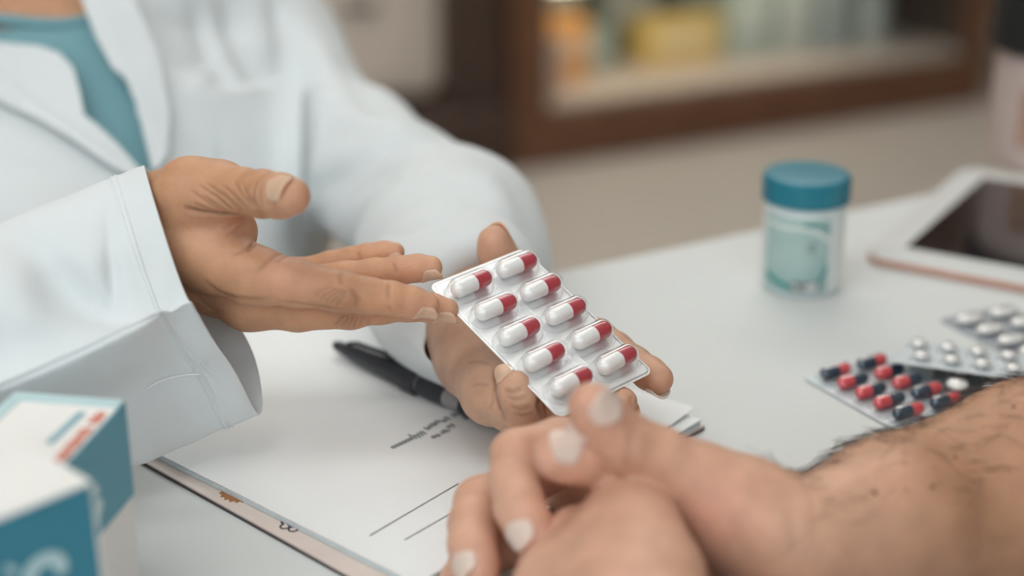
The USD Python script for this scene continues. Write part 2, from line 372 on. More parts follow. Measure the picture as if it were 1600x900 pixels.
for xx, ww in ((-1.51, 1.67), (.2, 1.65), (1.91, 1.67)):
    obj('pane', box(ww, .006, 1.37, (xx, -1.65, 1.885)), clear_mat('added_window_glass_%d' % int(xx * 10 + 50), (.97, .98, .98), .02), win)
slab('ceiling', -3.3, 3.7, -1.6, 6.2, 2.75, 2.85, m_ceil)
slab('baseboard_back', -3.2, 3.6, 5.98, 6.0, 0, .09, mat('baseboard_wood', (.16, .08, .045), .5))

# ------------------------------------------------------------------ the table
EA = np.array([.0325, .9152]); ED = unit(np.array([.2113, .1256])); EN = np.array([-ED[1], ED[0]])
def edge_frame(z): return frame((EA[0], EA[1], z), (ED[0], ED[1], 0), (EN[0], EN[1], 0), (0, 0, 1))
TXF = edge_frame(TZ)
tb = thing('table', 'large white laminate consultation table everything lies on', 'table', (EA[0], EA[1], 0))
top = prism(affinity.translate(rrect(1.9, .92, .03), .12, -.46), -.028, 0)
obj('tabletop', place(top, TXF), M['laminate'], tb, 30)
band = prism(affinity.translate(rrect(1.902, .922, .031), .12, -.46).difference(affinity.translate(rrect(1.899, .919, .0295), .12, -.46)), -.0275, -.0015)
obj('edge_band', place(band, TXF), M['edge'], tb, 30)
for sx in (-.78, 1.02):
    for sy in (-.86, -.07):
        obj('leg', place(box(.05, .05, .72, (sx, sy, -.388), .004), TXF), M['steel'], tb, 30)
obj('apron', place(join(box(1.76, .02, .07, (.12, -.07, -.063)), box(1.76, .02, .07, (.12, -.86, -.063))), TXF), M['steel'], tb, 30)

# ------------------------------------------------------------------ showcase with glass door, behind
def TF(px, py): return T(px, py, -TZ)
S0, S1 = TF(803, 268), TF(1535, 160)
sd = unit(S1 - S0); sd[2] = 0; sd = unit(sd); sn = np.array([-sd[1], sd[0], 0]); SW = np.linalg.norm(S1 - S0)
SM = frame((S0[0], S0[1], 0), sd, sn, (0, 0, 1))
wood = mat('walnut_wood', (.16, .070, .034), .45, color2=(.115, .048, .024), vscale=14)
wood_dark = mat('dark_walnut', (.060, .034, .024), .5, vary=.2, vscale=14)
inside = mat('showcase_lining', (.62, .52, .47), .7)
sc = thing('display_cabinet', 'dark wooden pharmacy display cabinet with glass front, blurred in the background', 'cabinet', S0 * [1, 1, 0])
HH, DD = 1.9, .56
def sobj(name, m, mt, parent, **k): return obj(name, place(m, SM), mt, parent, **k)
sobj('bottom_rail', box(SW, .04, .135, (SW / 2, .02, .0675), .006), wood, sc)
sobj('stile', box(.10, .04, HH - .135, (.05, .02, .135 + (HH - .135) / 2), .006), wood, sc)
sobj('stile', box(.07, .04, HH - .135, (SW - .035, .02, .135 + (HH - .135) / 2), .006), wood, sc)
sobj('top_rail', box(SW, .04, .1, (SW / 2, .02, HH + .05), .006), wood, sc)
sobj('side_panel', box(.025, DD - .04, HH + .1, (.0125, .04 + (DD - .04) / 2, HH / 2 + .05)), wood_dark, sc)
sobj('side_panel', box(.025, DD - .04, HH + .1, (SW - .0125, .04 + (DD - .04) / 2, HH / 2 + .05)), wood_dark, sc)
sobj('back_panel', box(SW - .05, .015, HH, (SW / 2, DD - .008, HH / 2)), mat('showcase_back', (.20, .235, .215), .7, vary=.3, vscale=3), sc)
sobj('shelf', box(SW - .052, DD - .07, .02, (SW / 2, .05 + (DD - .07) / 2, .135)), inside, sc)
sobj('shelf', box(SW - .052, DD - .10, .016, (SW / 2, .08 + (DD - .10) / 2, .475)), mat('shelf_edge', (.62, .58, .48), .5), sc)
gd = sobj('glass_door', box(SW - .17, .006, HH - .135, (SW / 2 + .015, .02, .135 + (HH - .135) / 2)), clear_mat('cabinet_glass', (.96, .98, .97), .03), sc)
lamp_m = usdkit.material(stage, '/World/Looks/shelf_lamp_glow', {'e': ('emission', {'color': (1, .88, .62), 'strength': 7.0})}, [], surface='e.emission')
lp = sobj('lamp_housing', box(.50, .05, .03, (.32, .14, .449), .006), mat('lamp_grey', (.4, .4, .38), .5), sc)
sobj('lamp_tube', box(.46, .035, .02, (.32, .14, .429), .006), lamp_m, lp, label='lit warm strip lamp under the shelf')
ll = SM[:3, 3] + sd * .62 + sn * .17 + np.array([0, 0, .455])
rect_light('cabinet_lamp_light', tuple(ll), 1.0, .06, 5.5, (1, .88, .70), (0, 0, math.degrees(math.atan2(sd[1], sd[0]))))
# goods on the lower shelf: (x along the cabinet, depth, width, depth, height, colour, name, label)
goods = [(.14, .16, .11, .10, .15, (.66, .46, .39), 'carton', 'pink carton at the left end of the cabinet shelf'),
         (.27, .27, .13, .09, .17, (.80, .36, .08), 'carton', 'orange carton beside the pink carton in the cabinet'),
         (.36, .45, .12, .09, .30, (.09, .15, .12), 'carton', 'dark green carton standing behind the orange carton'),
         (.41, .34, .09, .09, .12, (.30, .38, .35), 'carton', 'small grey-green carton between orange and yellow cartons'),
         (.67, .33, .25, .10, .125, (.80, .56, .17), 'carton', 'wide yellow carton in the middle of the cabinet shelf'),
         (.58, .46, .24, .09, .28, (.07, .10, .085), 'carton', 'tall blackish green carton behind the yellow carton'),
         (.875, .30, .14, .10, .22, (.50, .59, .56), 'carton', 'pale grey-green carton right of the yellow carton'),
         (1.02, .28, .10, .09, .20, (.62, .68, .66), 'carton', 'whitish narrow carton right of the pale grey-green one'),
         (.86, .47, .22, .09, .29, (.26, .33, .31), 'carton', 'grey carton at the back of the cabinet shelf')]
for gx, gy, w, d, h, c, nm, lb in goods:
    if gx + w / 2 > SW - .1: continue
    o = SM[:3, 3] + sd * gx + sn * gy + [0, 0, .145]
    t = thing(nm, lb, 'carton', o, 'cartons in the display cabinet')
    fm = frame(o, sd, sn, (0, 0, 1)); cm = mat('goods_' + str(len(USED)), c, .5)
    obj('carton_body', place(box(w, d, h, (0, 0, h / 2), .003), fm), cm, t)
    obj('front_label', place(box(w * .7, .0015, h * .4, (0, -d / 2 - .0006, h * .55)), fm), mat('goods_label_' + str(len(USED)), tuple(min(1, .35 + .6 * a) for a in c), .5), t)
for k, (gx, gy, r, h, c, lb) in enumerate([(1.16, .27, .055, .24, (.40, .46, .47), 'grey bottle near the right end of the cabinet shelf'),
                                (1.29, .25, .05, .21, (.50, .55, .56), 'light grey bottle at the right end of the cabinet shelf'),
                                (1.22, .42, .05, .29, (.10, .15, .155), 'dark slate bottle at the back right of the cabinet')]):
    if gx > SW - .12: gx = SW - .13
    o = SM[:3, 3] + sd * gx + sn * gy + [0, 0, .145]
    t = thing('bottle', lb, 'bottle', o, 'bottles in the display cabinet')
    pr = [(0, 0), (r * .95, 0), (r, .006), (r, h * .66), (r * .8, h * .76), (r * .42, h * .8), (r * .42, h * .84), (0, h * .84)]
    bv, bf = lathe(pr, 32); obj('bottle_body', (bv + o, bf), mat(f'shelf_bottle_{k}', c, .35), t)
    cv, cf = lathe([(0, h * .835), (r * .5, h * .835), (r * .5, h), (r * .45, h * 1.01), (0, h * 1.01)], 28)
    obj('bottle_cap', (cv + o, cf), mat(f'shelf_bottle_cap_{k}', (.6, .62, .62), .4), t)

# pale cupboard and dark recess left of the showcase
Q0, Q1 = TF(500, 205), TF(735, 205)
qd = unit(Q1 - Q0); qn = np.array([-qd[1], qd[0], 0]); QW = np.linalg.norm(Q1 - Q0)
QO = np.array([Q0[0], Q0[1], 0]) - qd * .35
QM = frame(QO, qd, qn, (0, 0, 1)); QW += .35
cb = thing('cupboard', 'pale beige cupboard door with dark plinth behind the white coat', 'cupboard', QO)
beige = mat('beige_laminate', (.80, .71, .62), .5, vary=.05, vscale=4)
obj('plinth', place(box(QW - .10, .22, .10, (QW / 2 - .05, .14, .05), .003), QM), wood_dark, cb)
obj('carcass', place(box(QW - .10, .24, 1.8, (QW / 2 - .05, .14, 1.0), .004), QM), beige, cb)
dr = obj('door', place(box(QW - .03, .02, 1.72, (QW / 2, .008, .99), .004), QM), beige, cb)
obj('edge_strip', place(box(.035, .024, 1.74, (QW - .018, .004, 1.0), .004), QM), mat('brass_strip', (.60, .50, .30), .45), cb)
obj('handle', place(box(.10, .03, .02, (QW * .62, -.012, .34), .004), QM), wood_dark, dr)
KO = S0 * [1, 1, 0] - sd * .145 + sn * .03
ck = thing('wooden_post', 'dark brown wooden post between pale cupboard and glass display cabinet', 'post', KO)
KM = frame(KO, sd, sn, (0, 0, 1))
obj('panel', place(box(.135, .10, 2.0, (.07, .05, 1.0), .006), KM), wood_dark, ck)
obj('shade_block', place(box(.20, .14, .16, (.035, .035, .08), .006), KM), wood_dark, ck)  # dark block standing in for the shade at the floor

# ------------------------------------------------------------------ things on the table
Z0 = TZ
def on_table(v, f, o, ang=0.0):
    c, s = math.cos(ang), math.sin(ang); v = np.asarray(v) @ np.array([[c, s, 0], [-s, c, 0], [0, 0, 1]]); return v + o, f
# notebook under the sheets
CN = T(651, 911, .0055)                                               # near corner of the sheets
ly_ = unit((T(249, 709, .0033) - T(620, 895, .0033)) * [1, 1, 0]); sx_ = np.array([ly_[1], -ly_[0], 0])
PO = np.array([CN[0], CN[1], Z0])
PM = frame(PO, sx_, ly_, (0, 0, 1))
nb = thing('notebook', 'notebook with pinkish patterned cover lying under the white sheets', 'notebook', PO)
lyn = unit((T(214, 720, .0005) - T(536, 900, .0005)) * [1, 1, 0]); sxn = np.array([lyn[1], -lyn[0], 0])
q0 = T(536, 900, .0005); NO = q0 + lyn * (((PO - q0) @ lyn) - .009); NO[2] = Z0; NM = frame(NO, sxn, lyn, (0, 0, 1))
qr = T(1105, 667, .001) - NO; NBW, NBL = qr @ sxn, .262
NO = NO + lyn * ((qr @ lyn)); NM = frame(NO, sxn, lyn, (0, 0, 1))
def nshape(d=0.0): return affinity.translate(rrect(NBW, NBL, .004), NBW / 2, NBL / 2).buffer(d)
obj('back_cover', place(prism(nshape(), .0003, .0007), NM), M['cover_edge'], nb)
obj('front_cover', place(prism(nshape(-.0004), .0007, .0021), NM), M['cover'], nb)
obj('cover_rim', place(prism(nshape(.0003).difference(nshape(-.0004)), .0003, .0012), NM), M['cover_edge'], nb, label='thin dark cover outline')
def pm_xy(px, py, z=.002):
    q = T(px, py, z) - NO; return q @ sxn, q @ lyn
fx, fy = pm_xy(369, 773)
sc_ = Polygon([(fx + .0060 * (1 + .12 * math.cos(16 * a)) * math.cos(a), fy + .0085 * (1 + .07 * math.cos(16 * a)) * math.sin(a)) for a in np.linspace(0, 2 * math.pi, 120, endpoint=False)])
obj('printed_rosette', place(prism(sc_, .0021, .0023), NM), M['print_brown'], nb, label='brown scalloped flower print')
fx, fy = pm_xy(456, 821)
ol = [Point(fx + .0030 * math.cos(a), fy + .0040 * math.sin(a)).buffer(.0024) for a in np.linspace(.3, 2 * math.pi + .3, 5, endpoint=False)]
from shapely.ops import unary_union
fl = unary_union(ol)
obj('printed_blossom', place(prism(fl.difference(fl.buffer(-.0008)), .0021, .0023), NM), M['ink'], nb, label='black outlined blossom print')
# loose sheets
SW_, SL_ = .200, .297
def sheet(parent, z, dx=0, dy=0, da=0, bend=0.0, name='sheet', th=.0006):
    n1, n2 = 24, 30
    u, w = np.meshgrid(np.linspace(0, SW_, n1), np.linspace(0, SL_, n2), indexing='ij')
    zz = z + bend * np.clip((u - .13) / .08, 0, 1) ** 2 * np.clip((.12 - w) / .12, 0, 1) + .0003 * np.sin(u * 30) * np.sin(w * 24)
    c, s = math.cos(da), math.sin(da)
    top_ = np.stack([dx + u * c - w * s, dy + u * s + w * c, zz], -1).reshape(-1, 3)
    i, j = np.meshgrid(np.arange(n1 - 1), np.arange(n2 - 1), indexing='ij')
    q = np.stack([i * n2 + j, (i + 1) * n2 + j, (i + 1) * n2 + j + 1, i * n2 + j + 1], -1).reshape(-1, 4)
    N = n1 * n2; bd = [k * n2 for k in range(n1)] + [(n1 - 1) * n2 + k for k in range(1, n2)] + [(n1 - 1 - k) * n2 + n2 - 1 for k in range(1, n1)] + [n2 - 1 - k for k in range(1, n2 - 1)]
    e = np.array([(bd[k], bd[(k + 1) % len(bd)]) for k in range(len(bd))])
    sk = np.stack([e[:, 0], e[:, 0] + N, e[:, 1] + N, e[:, 1]], 1)[:, ::-1]
    return place(join((np.vstack([top_, top_ - [0, 0, th]]), np.vstack([q, q[:, ::-1] + N, sk]))), PM)
PZ = .0052
pb = thing('paper_stack', 'thick stack of white sheets under the top sheet', 'paper', PO + [0, 0, .0023])
obj('sheet_block', place(prism(affinity.translate(rrect(SW_, SL_, .001), SW_ / 2, SL_ / 2), .0024, .0045), PM), M['paper_edge'], pb)
tp = thing('printed_form', 'top white A4 sheet with grey printed lines beneath the pen', 'paper', PO + [0, 0, .005])
obj('sheet', sheet(tp, PZ, bend=.0012), M['paper'], tp, True)
ls = thing('loose_sheet', 'curled sheet corner sticking out right of the clasped hands', 'paper', PO + [0, 0, .0048])
obj('sheet', sheet(ls, .0047, .004, .003, .02, bend=.006, th=.0003), M['paper'], ls, True)
def on_sheet(px, py):
    q = T(px, py, PZ) - PO; return np.array([q @ sx_, q @ ly_])
def stroke(pa, pb_, w, z=PZ + .0004):
    return prism(LineString([on_sheet(*pa), on_sheet(*pb_)]).buffer(w / 2, cap_style=2), z, z + .0002)
obj('ruled_line', place(stroke((578, 838), (716, 757), .0005), PM), M['grey_ink'], tp)
obj('ruled_line', place(stroke((632, 845), (712, 799), .0004), PM), M['grey_ink'], tp)
# two rows of blurred handwriting
r2 = np.random.default_rng(3); polys = []
def word(pa, pb_, h):
    a, b = on_sheet(*pa), on_sheet(*pb_); d = b - a; L = np.linalg.norm(d); d = d / L; n_ = np.array([-d[1], d[0]]); k = max(2, int(L / (.62 * h)))
    for i in range(k):
        c = a + d * L * (i + .5) / k; hh = h * (1.5 if r2.random() < .22 else 1)
        kind = r2.integers(3)
        if kind == 0: g = Point(*c).buffer(h * .36).difference(Point(*c).buffer(h * .17))
        elif kind == 1: g = LineString([c - n_ * h * .4, c + n_ * (hh - .4 * h)]).buffer(h * .11).union(LineString([c, c + d * h * .3 + n_ * h * .3]).buffer(h * .1))
        else: g = LineString([c - n_ * h * .4 - d * h * .2, c + n_ * h * .4 - d * .1 * h, c + d * h * .25 - n_ * h * .4]).buffer(h * .1)
        polys.append(g)
rows = [((612, 701), (650, 683)), ((651, 684), (664, 676)), ((664, 672), (680, 662)), ((678, 665), (686, 657)), ((692, 660), (702, 653)), ((706, 652), (716, 648)),
        ((674, 685), (688, 680)), ((690, 678), (699, 672)), ((698, 669), (710, 665)), ((724, 656), (737, 650))]
for a, b in rows: word(a, b, .0036)
obj('printed_text', place(prism(unary_union(polys), PZ + .0003, PZ + .0006), PM), M['grey_ink'], tp, label='two rows of small grey writing')
# pen
pa, pe = T(522, 538, PZ + .0065), T(748, 642, PZ + .0055)
pd = unit(pe - pa); LP_ = np.linalg.norm(pe - pa)
pn = thing('pen', 'black capped ballpoint pen with clear barrel lying on the sheet', 'pen', pa)
PL = lambda s: pa + pd * s
cap_end = LP_ * .62
obj('cap', tube([PL(0), PL(.001), PL(.004), PL(.02), PL(cap_end - .012), PL(cap_end - .0105), PL(cap_end - .001), PL(cap_end)], [.0012, .0022, .0030, .0044, .0061, .0068, .0069, .0064], 24), M['pen_black'], pn)
obj('clip', tube([PL(.012) + [0, 0, .0045], PL(.02) + [0, 0, .0068], PL(cap_end * .6) + [0, 0, .0082], PL(cap_end * .72) + [0, 0, .0070]], [.0008, .0013, .0013, .0009], 8), M['pen_black'], pn)
obj('barrel', tube([PL(cap_end - .002), PL(LP_ + .01), PL(LP_ + .028), PL(LP_ + .03)], [.0052, .0050, .0032, .0016], 20), M['pen_clear'], pn)
obj('grip', tube([PL(cap_end + .001), PL(cap_end + .012), PL(cap_end + .021)], [.0054, .0056, .0054], 20), M['pen_black'], pn)
obj('ring', tube([PL(LP_ - .010), PL(LP_ - .005)], [.0055, .0054], 20), M['pen_black'], pn)
obj('ring', tube([PL(LP_ + .003), PL(LP_ + .008)], [.0053, .0052], 20), M['pen_black'], pn)

# pill jar
JO = T(1249, 446) ; JO[2] = Z0
jr = .0247
jar = thing('pill_jar', 'milky pill jar with ribbed teal lid standing on the table', 'jar', JO)
jb = lathe([(0, 0), (jr * .90, 0), (jr * .98, .002), (jr, .006), (jr, .0535), (jr * .98, .0555), (jr * .93, .0565), (jr * .93, .058), (0, .058)], 72)
body_ = obj('jar_body', (jb[0] + JO, jb[1]), M['jar_body'], jar)
nl = 90; lv = []; av = np.arange(nl) * 2 * math.pi / nl
lidp = [(0, .0735), (jr * .90, .0735), (jr * 1.0, .0730), (jr * 1.06, .0715), (jr * 1.075, .0695), (jr * 1.075, .0575), (jr * 1.05, .0567), (0, .0567)]
lid = lathe(lidp[::-1], 120); v = lid[0].copy(); rr = np.hypot(v[:, 0], v[:, 1]); ang = np.arctan2(v[:, 1], v[:, 0]); rib = (rr > jr * 1.04) & (v[:, 2] < .0705)
v[rib, :2] *= (1 - .012 * (np.sin(ang[rib] * 40) > 0))[:, None]
lid_ = obj('lid', (v + JO, lid[1]), M['lid_teal'], jar, 25)
jc = math.atan2(-JO[1], -JO[0])
def wrap(poly, r, th=.0004):
    """flat shape (x = arc length to the viewer's right, y = height) bent round the jar"""
    m = extrude(poly, th)
    m = m.subdivide_to_size(.0035) if hasattr(m, 'subdivide_to_size') else m
    q = np.array(m.vertices); a = jc + q[:, 0] / r
    return np.stack([JO[0] + (r + q[:, 2]) * np.cos(a), JO[1] + (r + q[:, 2]) * np.sin(a), JO[2] + q[:, 1]], 1), np.array(m.faces)
lab = obj('label', wrap(affinity.translate(rrect(.042, .047, .001), -.004, .0275), jr + .0001), M['jar_label'], jar, True)
obj('label_arc', wrap(LineString([(-.022, .013), (-.014, .0095), (-.006, .0075)]).buffer(.0017), jr + .0004), M['jar_dark'], lab, True)
obj('label_arc', wrap(LineString([(.006, .009), (.012, .012), (.0165, .020)]).buffer(.0011), jr + .0004), M['jar_dark'], lab, True)
obj('label_curve', wrap(LineString([(-.023, .046), (-.012, .0445), (.0, .045), (.009, .043), (.0165, .037)]).buffer(.0010), jr + .0004), M['jar_pale'], lab, True)
obj('label_swoosh', wrap(LineString([(.001, .0475), (.009, .0475), (.0165, .0445)]).buffer(.0009), jr + .0004), M['jar_dark'], lab, True)
bx_ = obj('name_field', wrap(affinity.translate(rrect(.0175, .0065, .0006), .0035, .0085), jr + .0005), M['jar_box'], lab, True)
for k, xx in enumerate((-.0025, .0005, .0035, .0065, .0093)):
    if k == 1: g = Point(xx, .0072).buffer(.0006)
    elif k in (0, 2): g = Point(xx, .0082).buffer(.0014).difference(Point(xx, .0082).buffer(.0006)).union(LineString([(xx - .0012 + .0024 * (k == 2), .0082), (xx - .0012 + .0024 * (k == 2), .0108 if k == 0 else .0062)]).buffer(.0004))
    else: g = LineString([(xx - .0008, .0062), (xx - .0008, .0102), (xx + .0008, .0102), (xx + .0008, .0062)]).buffer(.0005)
    obj('printed_letter', wrap(g, jr + .0009), M['carton_white'], bx_ if False else lab, True)
obj('printed_bar', wrap(box2 := Polygon([(.0035, .0345), (.0085, .0345), (.0085, .0358), (.0035, .0358)]), jr + .0005), M['jar_box'], lab, True)
obj('printed_bar', wrap(Polygon([(.0035, .0315), (.0085, .0315), (.0085, .0325), (.0035, .0325)]), jr + .0005), M['jar_box'], lab, True)

# tablet
tx = unit(T(1600, 450, .01) - T(1355, 397, .01)); ty = unit(T(1500, 266, .01) - T(1352, 390, .01)); tx = unit(tx - ty * (tx @ ty))
TO_ = T(1347, 393, .008); TO_[2] = Z0
TM = frame(TO_, tx, ty, (0, 0, 1)); TWd, TLd = .172, np.linalg.norm((T(1500, 262, .008) - T(1350, 394, .008))) + .004
tab = thing('tablet', 'white framed tablet with dark glossy screen at the right edge', 'tablet', TO_)
sh = affinity.translate(rrect(TWd, TLd, .014, 10), TWd / 2, TLd / 2)
obj('back_shell', place(join(prism(sh.buffer(-.0022), 0, .0022), prism(sh, .0022, .0055)), TM), M['tablet_side'], tab, label='rose gold rim and back')
obj('front_glass', place(join(prism(sh.buffer(-.0002), .0055, .0075), prism(sh.buffer(-.0012), .0075, .0082)), TM), M['tablet_white'], tab)
sb0 = affinity.translate(rrect(TWd - .034, TLd - .044, .0015), TWd / 2 + .0045, TLd / 2)
obj('screen', place(prism(sb0, .0080, .0085), TM), M['tablet_screen'], tab)
obj('home_button', place(prism(Point(.012, TLd / 2).buffer(.0055), .0080, .0084), TM), M['tablet_white'], tab)

# big jar with black lid, right
BO = T(1648, 250); BO[2] = Z0
bt = thing('lidded_bottle', 'blush coloured bottle with big black cap behind the tablet', 'bottle', BO)
br = .053
bb = lathe([(0, 0), (br * .94, 0), (br, .004), (br, .082), (br * .97, .088), (br * .9, .092), (0, .092)], 72); obj('bottle_body', (bb[0] + BO, bb[1]), M['bottle_body'], bt)
bc = lathe([(0, .0915), (br * 1.10, .0905), (br * 1.14, .094), (br * 1.14, .150), (br * 1.1, .156), (0, .156)], 72); obj('cap', (bc[0] + BO, bc[1]), M['bottle_cap'], bt)
ba = math.atan2(-BO[1], -BO[0])
def bwrap(poly, r, th=.0005):
    m = extrude(poly, th).subdivide_to_size(.006); q = np.array(m.vertices); a = ba + q[:, 0] / r
    return np.stack([BO[0] + (r + q[:, 2]) * np.cos(a), BO[1] + (r + q[:, 2]) * np.sin(a), BO[2] + q[:, 1]], 1), np.array(m.faces)
bl = obj('label', bwrap(affinity.translate(rrect(.07, .044, .002), .004, .043), br + .0002), M['bottle_label'], bt, True)
for zz, x1 in ((.060, .034), (.053, .034), (.040, .02)):
    obj('printed_line', bwrap(Polygon([(-.026, zz), (x1, zz), (x1, zz + .0012), (-.026, zz + .0012)]), br + .0009), M['ink'], bl, True)

# medicine cartons, lower left
def upright_carton(name, label, A, D, zt, side, th_side, parts):
    """A, D: the two ends of the top edge facing right (world points, height zt); the carton reaches back to the left by `side`."""
    A, D = np.array(A), np.array(D); u = unit((A - D) * [1, 1, 0]); w = np.array([-u[1], u[0], 0]); L = np.linalg.norm((A - D)[:2])
    o = np.array([D[0], D[1], Z0]); Mx = frame(o, u, -w * -1, (0, 0, 1)); return o, u, w, L, Mx
zt = .087
A, D = T(193, 627, zt), T(101, 724, zt)
o, u, w, L, Mx = upright_carton('c', '', A, D, zt, .06, 0, 0)
b1 = thing('medicine_carton', 'teal and white medicine carton with red print on its top', 'carton', o)
BW = .044                                                     # depth of the carton to the left
H1 = zt
obj('carton_body', place(box(L, BW, H1, (L / 2, BW / 2, H1 / 2), .0006), Mx), M['carton_white'], b1)
band_z = .047
bs = obj('side_band', place(join(box(L + .0004, .0006, H1 - band_z, (L / 2, -.0003, band_z + (H1 - band_z) / 2 - .0003)), box(.0006, BW * .999, H1 - band_z, (L + .0003, BW / 2, band_z + (H1 - band_z) / 2 - .0003))), Mx), M['carton_side'], b1, label='teal side band')
fp = obj('top_flap', place(join(box(.006, BW * 1.02, .0006, (L - .003, BW / 2, H1 + .0003)), box(L - .0062, .005, .0006, ((L - .0062) / 2, BW - .002, H1 + .0003))), Mx), M['carton_pale'], b1, label='pale teal flap edge')
def top_xy(px, py, z=zt + .0005):
    q = T(px, py, z) - o; return q @ u, q @ w
fa, fb = top_xy(77, 691), top_xy(128, 644)
obj('printed_bar', place(prism(LineString([fa, fb]).buffer(.0014, cap_style=2), H1 + .0002, H1 + .0006), Mx), M['carton_blue'], b1)
ra, rb = np.array(top_xy(83, 728)), np.array(top_xy(160, 644)); r3 = np.random.default_rng(5); dd = (rb - ra); LL = np.linalg.norm(dd); dd /= LL; nn = np.array([-dd[1], dd[0]]); gl = []
for i in range(13):
    if i == 9: continue
    c = ra + dd * LL * (i + .5) / 13
    g = Point(*c).buffer(.0019).difference(Point(*c).buffer(.0010)) if i % 3 == 0 else LineString([c - nn * .0018, c + nn * .0022, c + dd * .0018 - nn * .0015]).buffer(.0005)
    gl.append(g)
obj('printed_text', place(prism(unary_union(gl), H1 + .0002, H1 + .0006), Mx), M['carton_red'], b1, label='row of orange-red lettering')
# pale mark on the teal side
def side_m(poly, z=-.0006): return extrude(poly, .0005)
q = P(132, 768, .56) - o; sxm = L * .40
mk = unary_union([Point(sxm, .058).buffer(.0034), Point(sxm - .001, .0655).buffer(.0024), Point(sxm - .003, .054).buffer(.0026)])
mm = side_m(mk); vv = np.array(mm.vertices); vv = np.stack([vv[:, 0], -.0006 - vv[:, 2], vv[:, 1]], 1)
obj('printed_emblem', place((vv, np.array(mm.faces)), Mx), M['carton_pale'], b1)
# front carton
zt2 = .098
A2, D2 = T(142, 752, zt2), T(-60, 832, zt2)
o2, u2, w2, L2, Mx2 = upright_carton('c', '', A2, D2, zt2, .06, 0, 0)
b2 = thing('medicine_carton', 'nearest teal carton with white top, cut off by the lower left corner', 'carton', o2)
BW2 = .055
obj('carton_body', place(box(L2, BW2, zt2 - .001, (L2 / 2, BW2 / 2, (zt2 - .001) / 2), .0006), Mx2), M['carton_teal'], b2)
obj('top_panel', place(box(L2 + .0006, BW2 + .0006, .0012, (L2 / 2, BW2 / 2, zt2 - .0004), .0004), Mx2), M['carton_white'], b2, label='white top panel')
obj('white_end', place(box(.0008, BW2, zt2 - .002, (L2 + .0004, BW2 / 2, (zt2 - .002) / 2)), Mx2), M['carton_white'], b2)
def on_side(px, py, o_, u_, w_):
    v = ray(px, py); t = ((o_ - CAM) @ w_) / (v @ w_); q = CAM + v * t - o_; return q @ u_, q[2]
ex, ez = on_side(70, 893, o2, u2, w2)
k_ = .0058
arc = LineString([(ex + k_ * math.cos(a), ez + k_ * math.sin(a) * .8) for a in np.linspace(-.2, math.pi * .98, 20)]).buffer(.0023)
lx, lz = on_side(16, 890, o2, u2, w2); lf = affinity.rotate(affinity.scale(Point(lx, lz).buffer(.0026), 1, .5), -40)
mm = side_m(unary_union([arc, lf])); vv = np.array(mm.vertices); vv = np.stack([vv[:, 0], -.0002 - vv[:, 2], vv[:, 1]], 1)
obj('printed_emblem', place((vv, np.array(mm.faces)), Mx2), M['carton_pale'], b2, label='pale curved lettering')

# ------------------------------------------------------------------ blister packs
def stadium(L, W, n=14):
    r = W / 2; a = np.linspace(-math.pi / 2, math.pi / 2, n); b = a + math.pi
    return np.r_[np.c_[L / 2 - r + r * np.cos(a), r * np.sin(a)], np.c_[-(L / 2 - r) + r * np.cos(b), r * np.sin(b)]]
def pocket(L, W, h, lip=.0012):
    """a clear moulded dome with a small raised lip"""
    rings = [(1.0, 0, lip), (1.0, .0003, lip * .8), (1.0, .0003, lip * .3), (1.0, 0.0, .0002)]
    prof = [(0.0, 0.0), (.0006, h * .45), (.0016, h * .78), (.0032, h * .95), (W * .36, h)]
    pts = []
    for _, z, ex in rings: s = stadium(L + 2 * ex, W + 2 * ex); pts.append(np.c_[s, np.full(len(s), z)])
    for ins, z in prof: s = stadium(L - 2 * ins, max(W - 2 * ins, .0008)); pts.append(np.c_[s, np.full(len(s), z)])
    k, m = len(pts), len(pts[0]); v = np.vstack(pts + [[[0, 0, h]]])
    i, j = np.meshgrid(np.arange(k - 1), np.arange(m), indexing='ij'); j2 = (j + 1) % m
    q = np.stack([i * m + j, i * m + j2, (i + 1) * m + j2, (i + 1) * m + j], -1).reshape(-1, 4)
    f = np.vstack([q[:, [0, 1, 2]], q[:, [0, 2, 3]], np.stack([(k - 1) * m + np.arange(m), (k - 1) * m + (np.arange(m) + 1) % m, np.full(m, k * m)], 1)])
    return v, f
def half_capsule(L, r, sgn, split, grow=1.0, n=28):
    """one gelatin half along x; sgn +1 or -1; split = where the halves meet"""
    e = L / 2; a = np.linspace(0, math.pi / 2, 9); r = r * grow
    prof = [(split, 0.0), (split, r)] + [((e - r) + r * math.sin(t), r * math.cos(t)) for t in a]
    v, f = lathe([(p[1], p[0]) for p in prof], n); v = np.stack([sgn * v[:, 2], v[:, 0], v[:, 1]], 1)
    tm = trimesh.Trimesh(v, f, process=False)
    if tm.volume < 0: f = f[:, ::-1]
    return v, f
def lens_pill(L, W, h):
    v, f = lathe([(0, -h / 2), (.5 * .8, -h * .35), (.5, -h * .12), (.5, h * .12), (.5 * .8, h * .35), (0, h / 2)], 28)
    return np.c_[v[:, 0] * L, v[:, 1] * W, v[:, 2]], f
def pack_thing(label, Mx, W, L, foil, th=.0004, corner=.004, sub=1):
    t = thing('blister_pack', label, 'blister pack', Mx[:3, 3], 'blister packs')
    obj('foil_sheet', place(prism(rrect(W, L, corner), -th, 0), Mx), foil, t, 20)
    return t
# the pack in the pharmacist's hand
ax_s = np.array([.7491, .6578, .0786]); ax_l = np.array([.6288, -.6687, -.3969]); ax_n = np.array([.2085, -.3467, .9145])
PC = np.array([.0128, .6469, .072 + TZ]); HM = frame(PC, ax_s, -ax_l, ax_n)
PKW, PKL = .0583, .0935
hp = pack_thing('silver blister pack of white and red capsules held out in the hand', HM, PKW, PKL, M['foil'])
